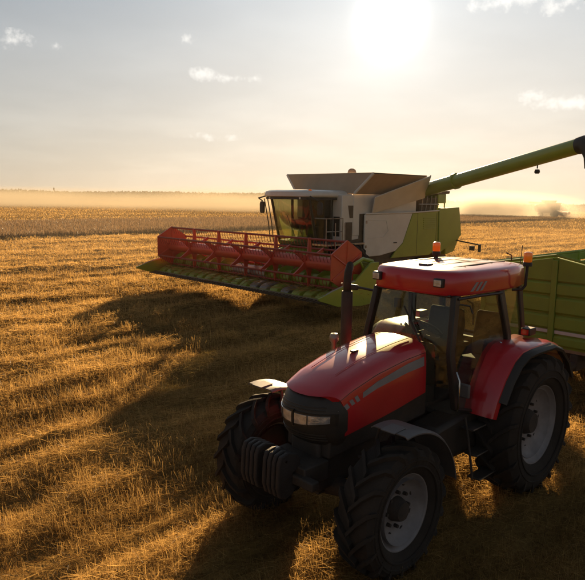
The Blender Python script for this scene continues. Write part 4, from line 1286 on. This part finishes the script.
for s in (-1, 1):
    V_ = [(.46, s * .17, .31, .026, .018), (.53, s * .165, .335, .034, .016)]; E_ = [(0, 1)]
    for k, (yo, ln) in enumerate(((-.028, .052), (-.010, .062), (.010, .058), (.028, .046))):
        b = len(V_); V_ += [(.555, s * .165 + yo, .340, .009), (.555 + ln * .6, s * .165 + yo, .332, .009), (.555 + ln * .8, s * .165 + yo, .305, .008)]; E_ += [(1, b), (b, b + 1), (b + 1, b + 2)]
    b = len(V_); V_ += [(.50, s * .165 - s * .035, .33, .010), (.54, s * .165 - s * .058, .325, .009)]; E_ += [(0, b), (b, b + 1)]
    skinned('hand', V_, E_, 'skin', person, sub=1)
lg = []
bpy.data.objects.remove(op)

# ------------------------------------------------------------------ far harvester
FC = thing('combine_harvester', 'distant red combine harvester trailing dust near the treeline', 'combine harvester', (55.5, 135.0, 0), R(-8))
FC.scale = (.70, .76, .84)
m = MB(); m.prism([(-4.4, 1.5), (-4.6, 3.0), (-3.8, 3.4), (1.0, 3.4), (1.0, 1.2), (-3.0, 1.1)], 1, -1.5, 1.5); m.build('body', 'farred', FC, bevel=.08)
m = MB(); m.loft([[(x, -w, z), (x, w, z), (x2, w, z), (x2, -w, z)] for x, x2, w, z in ((-2.2, .9, 1.2, 3.4), (-2.6, 1.2, 1.6, 4.25))]); m.build('grain_tank', 'farred', FC)
m = MB(); m.prism([(1.0, 1.8), (2.3, 1.8), (2.7, 3.5), (1.0, 3.5)], 1, -.95, .95); cbb = m.build('cab', 'fardark', FC, bevel=.05)
m = MB(); m.box(.9, 2.9, -1.05, 1.05, 3.5, 3.7); m.build('cab_roof', 'farred', FC, bevel=.04)
m = MB(); m.loft([[(x, -.7, a), (x, .7, a), (x, .7, b), (x, -.7, b)] for x, a, b in ((1.0, 1.0, 1.8), (3.6, .5, 1.1))]); m.build('feeder_house', 'fardark', FC)
m = MB(); m.box(3.5, 3.7, -3.4, 3.4, .35, 1.3); m.box(3.7, 4.9, -3.4, 3.4, .30, .38); m.build('header', 'farred', FC)
m = MB(); m.tube([(4.5, -3.3, 1.15), (4.5, 3.3, 1.15)], .35, 8); m.build('reel', 'farred', FC)
m = MB(); m.tube([(-1.0, 1.6, 3.5), (-6.3, 1.5, 3.75)], .2, 10); m.build('unloading_auger', 'farred', FC)
for s in (-1, 1):
    m = MB(); m.lathe([(.3, -.3), (.85, -.32), (.9, -.2), (.9, .2), (.85, .32), (.3, .3)], 1, 24, (1.1, s * 1.3, .9)); m.build('wheel', 'rubber', FC)
    m = MB(); m.lathe([(.2, -.2), (.56, -.22), (.6, 0), (.56, .22), (.2, .2)], 1, 20, (-3.0, s * 1.2, .6)); m.build('wheel', 'rubber', FC)

# ------------------------------------------------------------------ standing wheat
WHEAT = straw_mat('standing_wheat', (.12, .075, .04), (.34, .215, .115), .35)
E0 = np.array([-22.3, 47.2]); TD = -FWD; PD = -LFT       # along the edge (away, right) and into the crop


def crop_pts(n, tlo, thi, plo, phi):
    t = rng.uniform(tlo, thi, n); p_ = rng.uniform(plo, phi, n)
    p_ = p_ + .8 * (fbm(t * .15, t * 0, 3, 3) - .5) * 2
    return E0[0] + TD[0] * t + PD[0] * p_, E0[1] + TD[1] * t + PD[1] * p_


a = crop_pts(45000, -45, 100, 0, 2.5); b = crop_pts(80000, -60, 104, 2.0, 27)
x = np.concatenate([a[0], b[0]]); y = np.concatenate([a[1], b[1]]); n = len(x)
hh = rng.uniform(.42, .66, n) * (.75 + .4 * fbm(x * .25, y * .25, 9, 3))
o = blades('standing_wheat', x, y, hgt(x, y) - .02, hh, rng.uniform(.03, .08, n), np.abs(rng.normal(0, R(16), n)), rng.uniform(0, 2 * PI, n), np.clip(rng.normal(.5, .25, n), 0, 1), WHEAT, .3)
tag(o, 'band of uncut brownish wheat standing beyond the stubble', 'wheat', 'stuff')

# ------------------------------------------------------------------ far treeline
LEAF = straw_mat('far_foliage', (.03, .035, .012), (.085, .075, .028), .2)


def treeline(name, label, x0, x1, yfun, n_trees, hlo, hhi):
    vs_ = []; 
    xs_ = np.sort(rng.uniform(x0, x1, n_trees))
    px_, py_, pz_, sz = [], [], [], []
    for xv in xs_:
        yv = yfun(xv) + rng.uniform(-18, 18)
        hgt_ = rng.uniform(hlo, hhi) * (.82 + .36 * vnoise(np.array([xv * .012]), np.array([1.3]), 5)[0])
        g0 = float(hgt(xv, yv)); k = 46
        u = rng.normal(0, 1, (k, 3)); u /= np.linalg.norm(u, axis=1)[:, None]
        r_ = rng.uniform(.3, 1, k) ** .5
        w_ = hgt_ * rng.uniform(.6, 1.1)
        px_.append(xv + u[:, 0] * r_ * w_); py_.append(yv + u[:, 1] * r_ * w_); pz_.append(g0 + hgt_ * .52 + u[:, 2] * r_ * hgt_ * .48); sz.append(np.full(k, hgt_))
    x = np.concatenate(px_); y = np.concatenate(py_); z = np.concatenate(pz_); s_ = np.concatenate(sz); n = len(x)
    o = blades(name, x, y, z, s_ * rng.uniform(.12, .3, n), s_ * rng.uniform(.12, .3, n), rng.uniform(0, PI, n), rng.uniform(0, 2 * PI, n), rng.uniform(0, 1, n), LEAF, .5)
    return tag(o, label, 'treeline', 'stuff')


treeline('treeline', 'long low wooded treeline on the left horizon', -460, 60, lambda x: 700 - .12 * x, 900, 5.8, 7.2)
treeline('treeline', 'lower hazy treeline on the right horizon behind the machines', 40, 560, lambda x: 690 + .05 * x, 900, 6.4, 7.8)
pole = MB(); pole.tube([(0, 0, 0), (0, 0, 7.6)], [.5, .4], 8); pole.tube([(0, 0, 7.5), (0, 0, 10.2)], [.8, .7], 8)
po = pole.build('water_tower', 'fardark', None, loc=(-264, 690, -.5)); tag(po, 'tiny tower standing above the left treeline', 'tower')

# ------------------------------------------------------------------ air
def volume_mat(name, col, dens, aniso, noise=None):
    m = bpy.data.materials.new(name)
    t = nodes_of(m); N = t.nodes.new; K = t.links.new
    out = N('ShaderNodeOutputMaterial'); v = N('ShaderNodeVolumePrincipled'); K(v.outputs[0], out.inputs['Volume'])
    v.inputs['Color'].default_value = (*col, 1); v.inputs['Density'].default_value = dens; v.inputs['Anisotropy'].default_value = aniso
    if noise:
        tcn = N('ShaderNodeTexCoord'); sp = N('ShaderNodeSeparateXYZ'); K(tcn.outputs['Object'], sp.inputs[0])
        ln = N('ShaderNodeVectorMath'); ln.operation = 'LENGTH'; K(tcn.outputs['Object'], ln.inputs[0])
        fo = N('ShaderNodeMapRange'); fo.interpolation_type = 'SMOOTHSTEP'; K(ln.outputs['Value'], fo.inputs[0]); fo.inputs[1].default_value = 1.0; fo.inputs[2].default_value = .25; fo.inputs[3].default_value = 0; fo.inputs[4].default_value = 1
        g = N('ShaderNodeNewGeometry'); nz = N('ShaderNodeTexNoise'); nz.inputs['Scale'].default_value = noise; nz.inputs['Detail'].default_value = 4
        K(g.outputs['Position'], nz.inputs['Vector'])
        mr = N('ShaderNodeMapRange'); K(nz.outputs['Fac'], mr.inputs[0]); mr.inputs[1].default_value = .35; mr.inputs[2].default_value = .68; mr.inputs[3].default_value = .15; mr.inputs[4].default_value = 1.
        a = N('ShaderNodeMath'); a.operation = 'MULTIPLY'; K(fo.outputs[0], a.inputs[0]); K(mr.outputs[0], a.inputs[1])
        b = N('ShaderNodeMath'); b.operation = 'MULTIPLY'; K(a.outputs[0], b.inputs[0]); b.inputs[1].default_value = dens
        K(b.outputs[0], v.inputs['Density'])
    return m


HAZE_DENS = .00016
m = MB(); m.box(-1600, 1800, -120, 1700, -14, 18)
hz = m.build('haze', volume_mat('dusty_air', (.62, .64, .66), HAZE_DENS, .3), None, smooth=0)
tag(hz, 'warm dusty air over the whole field', 'haze', 'stuff')


def dust(label, loc, size, dens, nscale, col=(.66, .57, .44), aniso=.25):
    m = MB(); rings = []
    for j in range(1, 12):
        th = PI * j / 12
        rings.append([(math.sin(th) * math.cos(2 * PI * k / 20), math.sin(th) * math.sin(2 * PI * k / 20), math.cos(th)) for k in range(20)])
    m.loft(rings)
    o = m.build('dust_cloud', volume_mat('dust', col, dens, aniso, nscale), None)
    o.location = loc; o.scale = size
    tag(o, label, 'dust', 'stuff')


dust('long bank of harvest dust drifting over the left field', (-75, 190, .5), (180, 60, 5.6), .055, .022)
dust('billow of harvest dust rising behind the left end of the reel', (-14, 150, .8), (42, 22, 6.0), .06, .05)
dust('pale dust plume trailing the distant harvester', (40, 131, 1.4), (28, 10, 4.6), .34, .12, (.90, .82, .70), .45)
dust('thin veil of dust hanging around the working harvester', (3.0, 30.0, 2.0), (26, 15, 7.5), .008, .10)
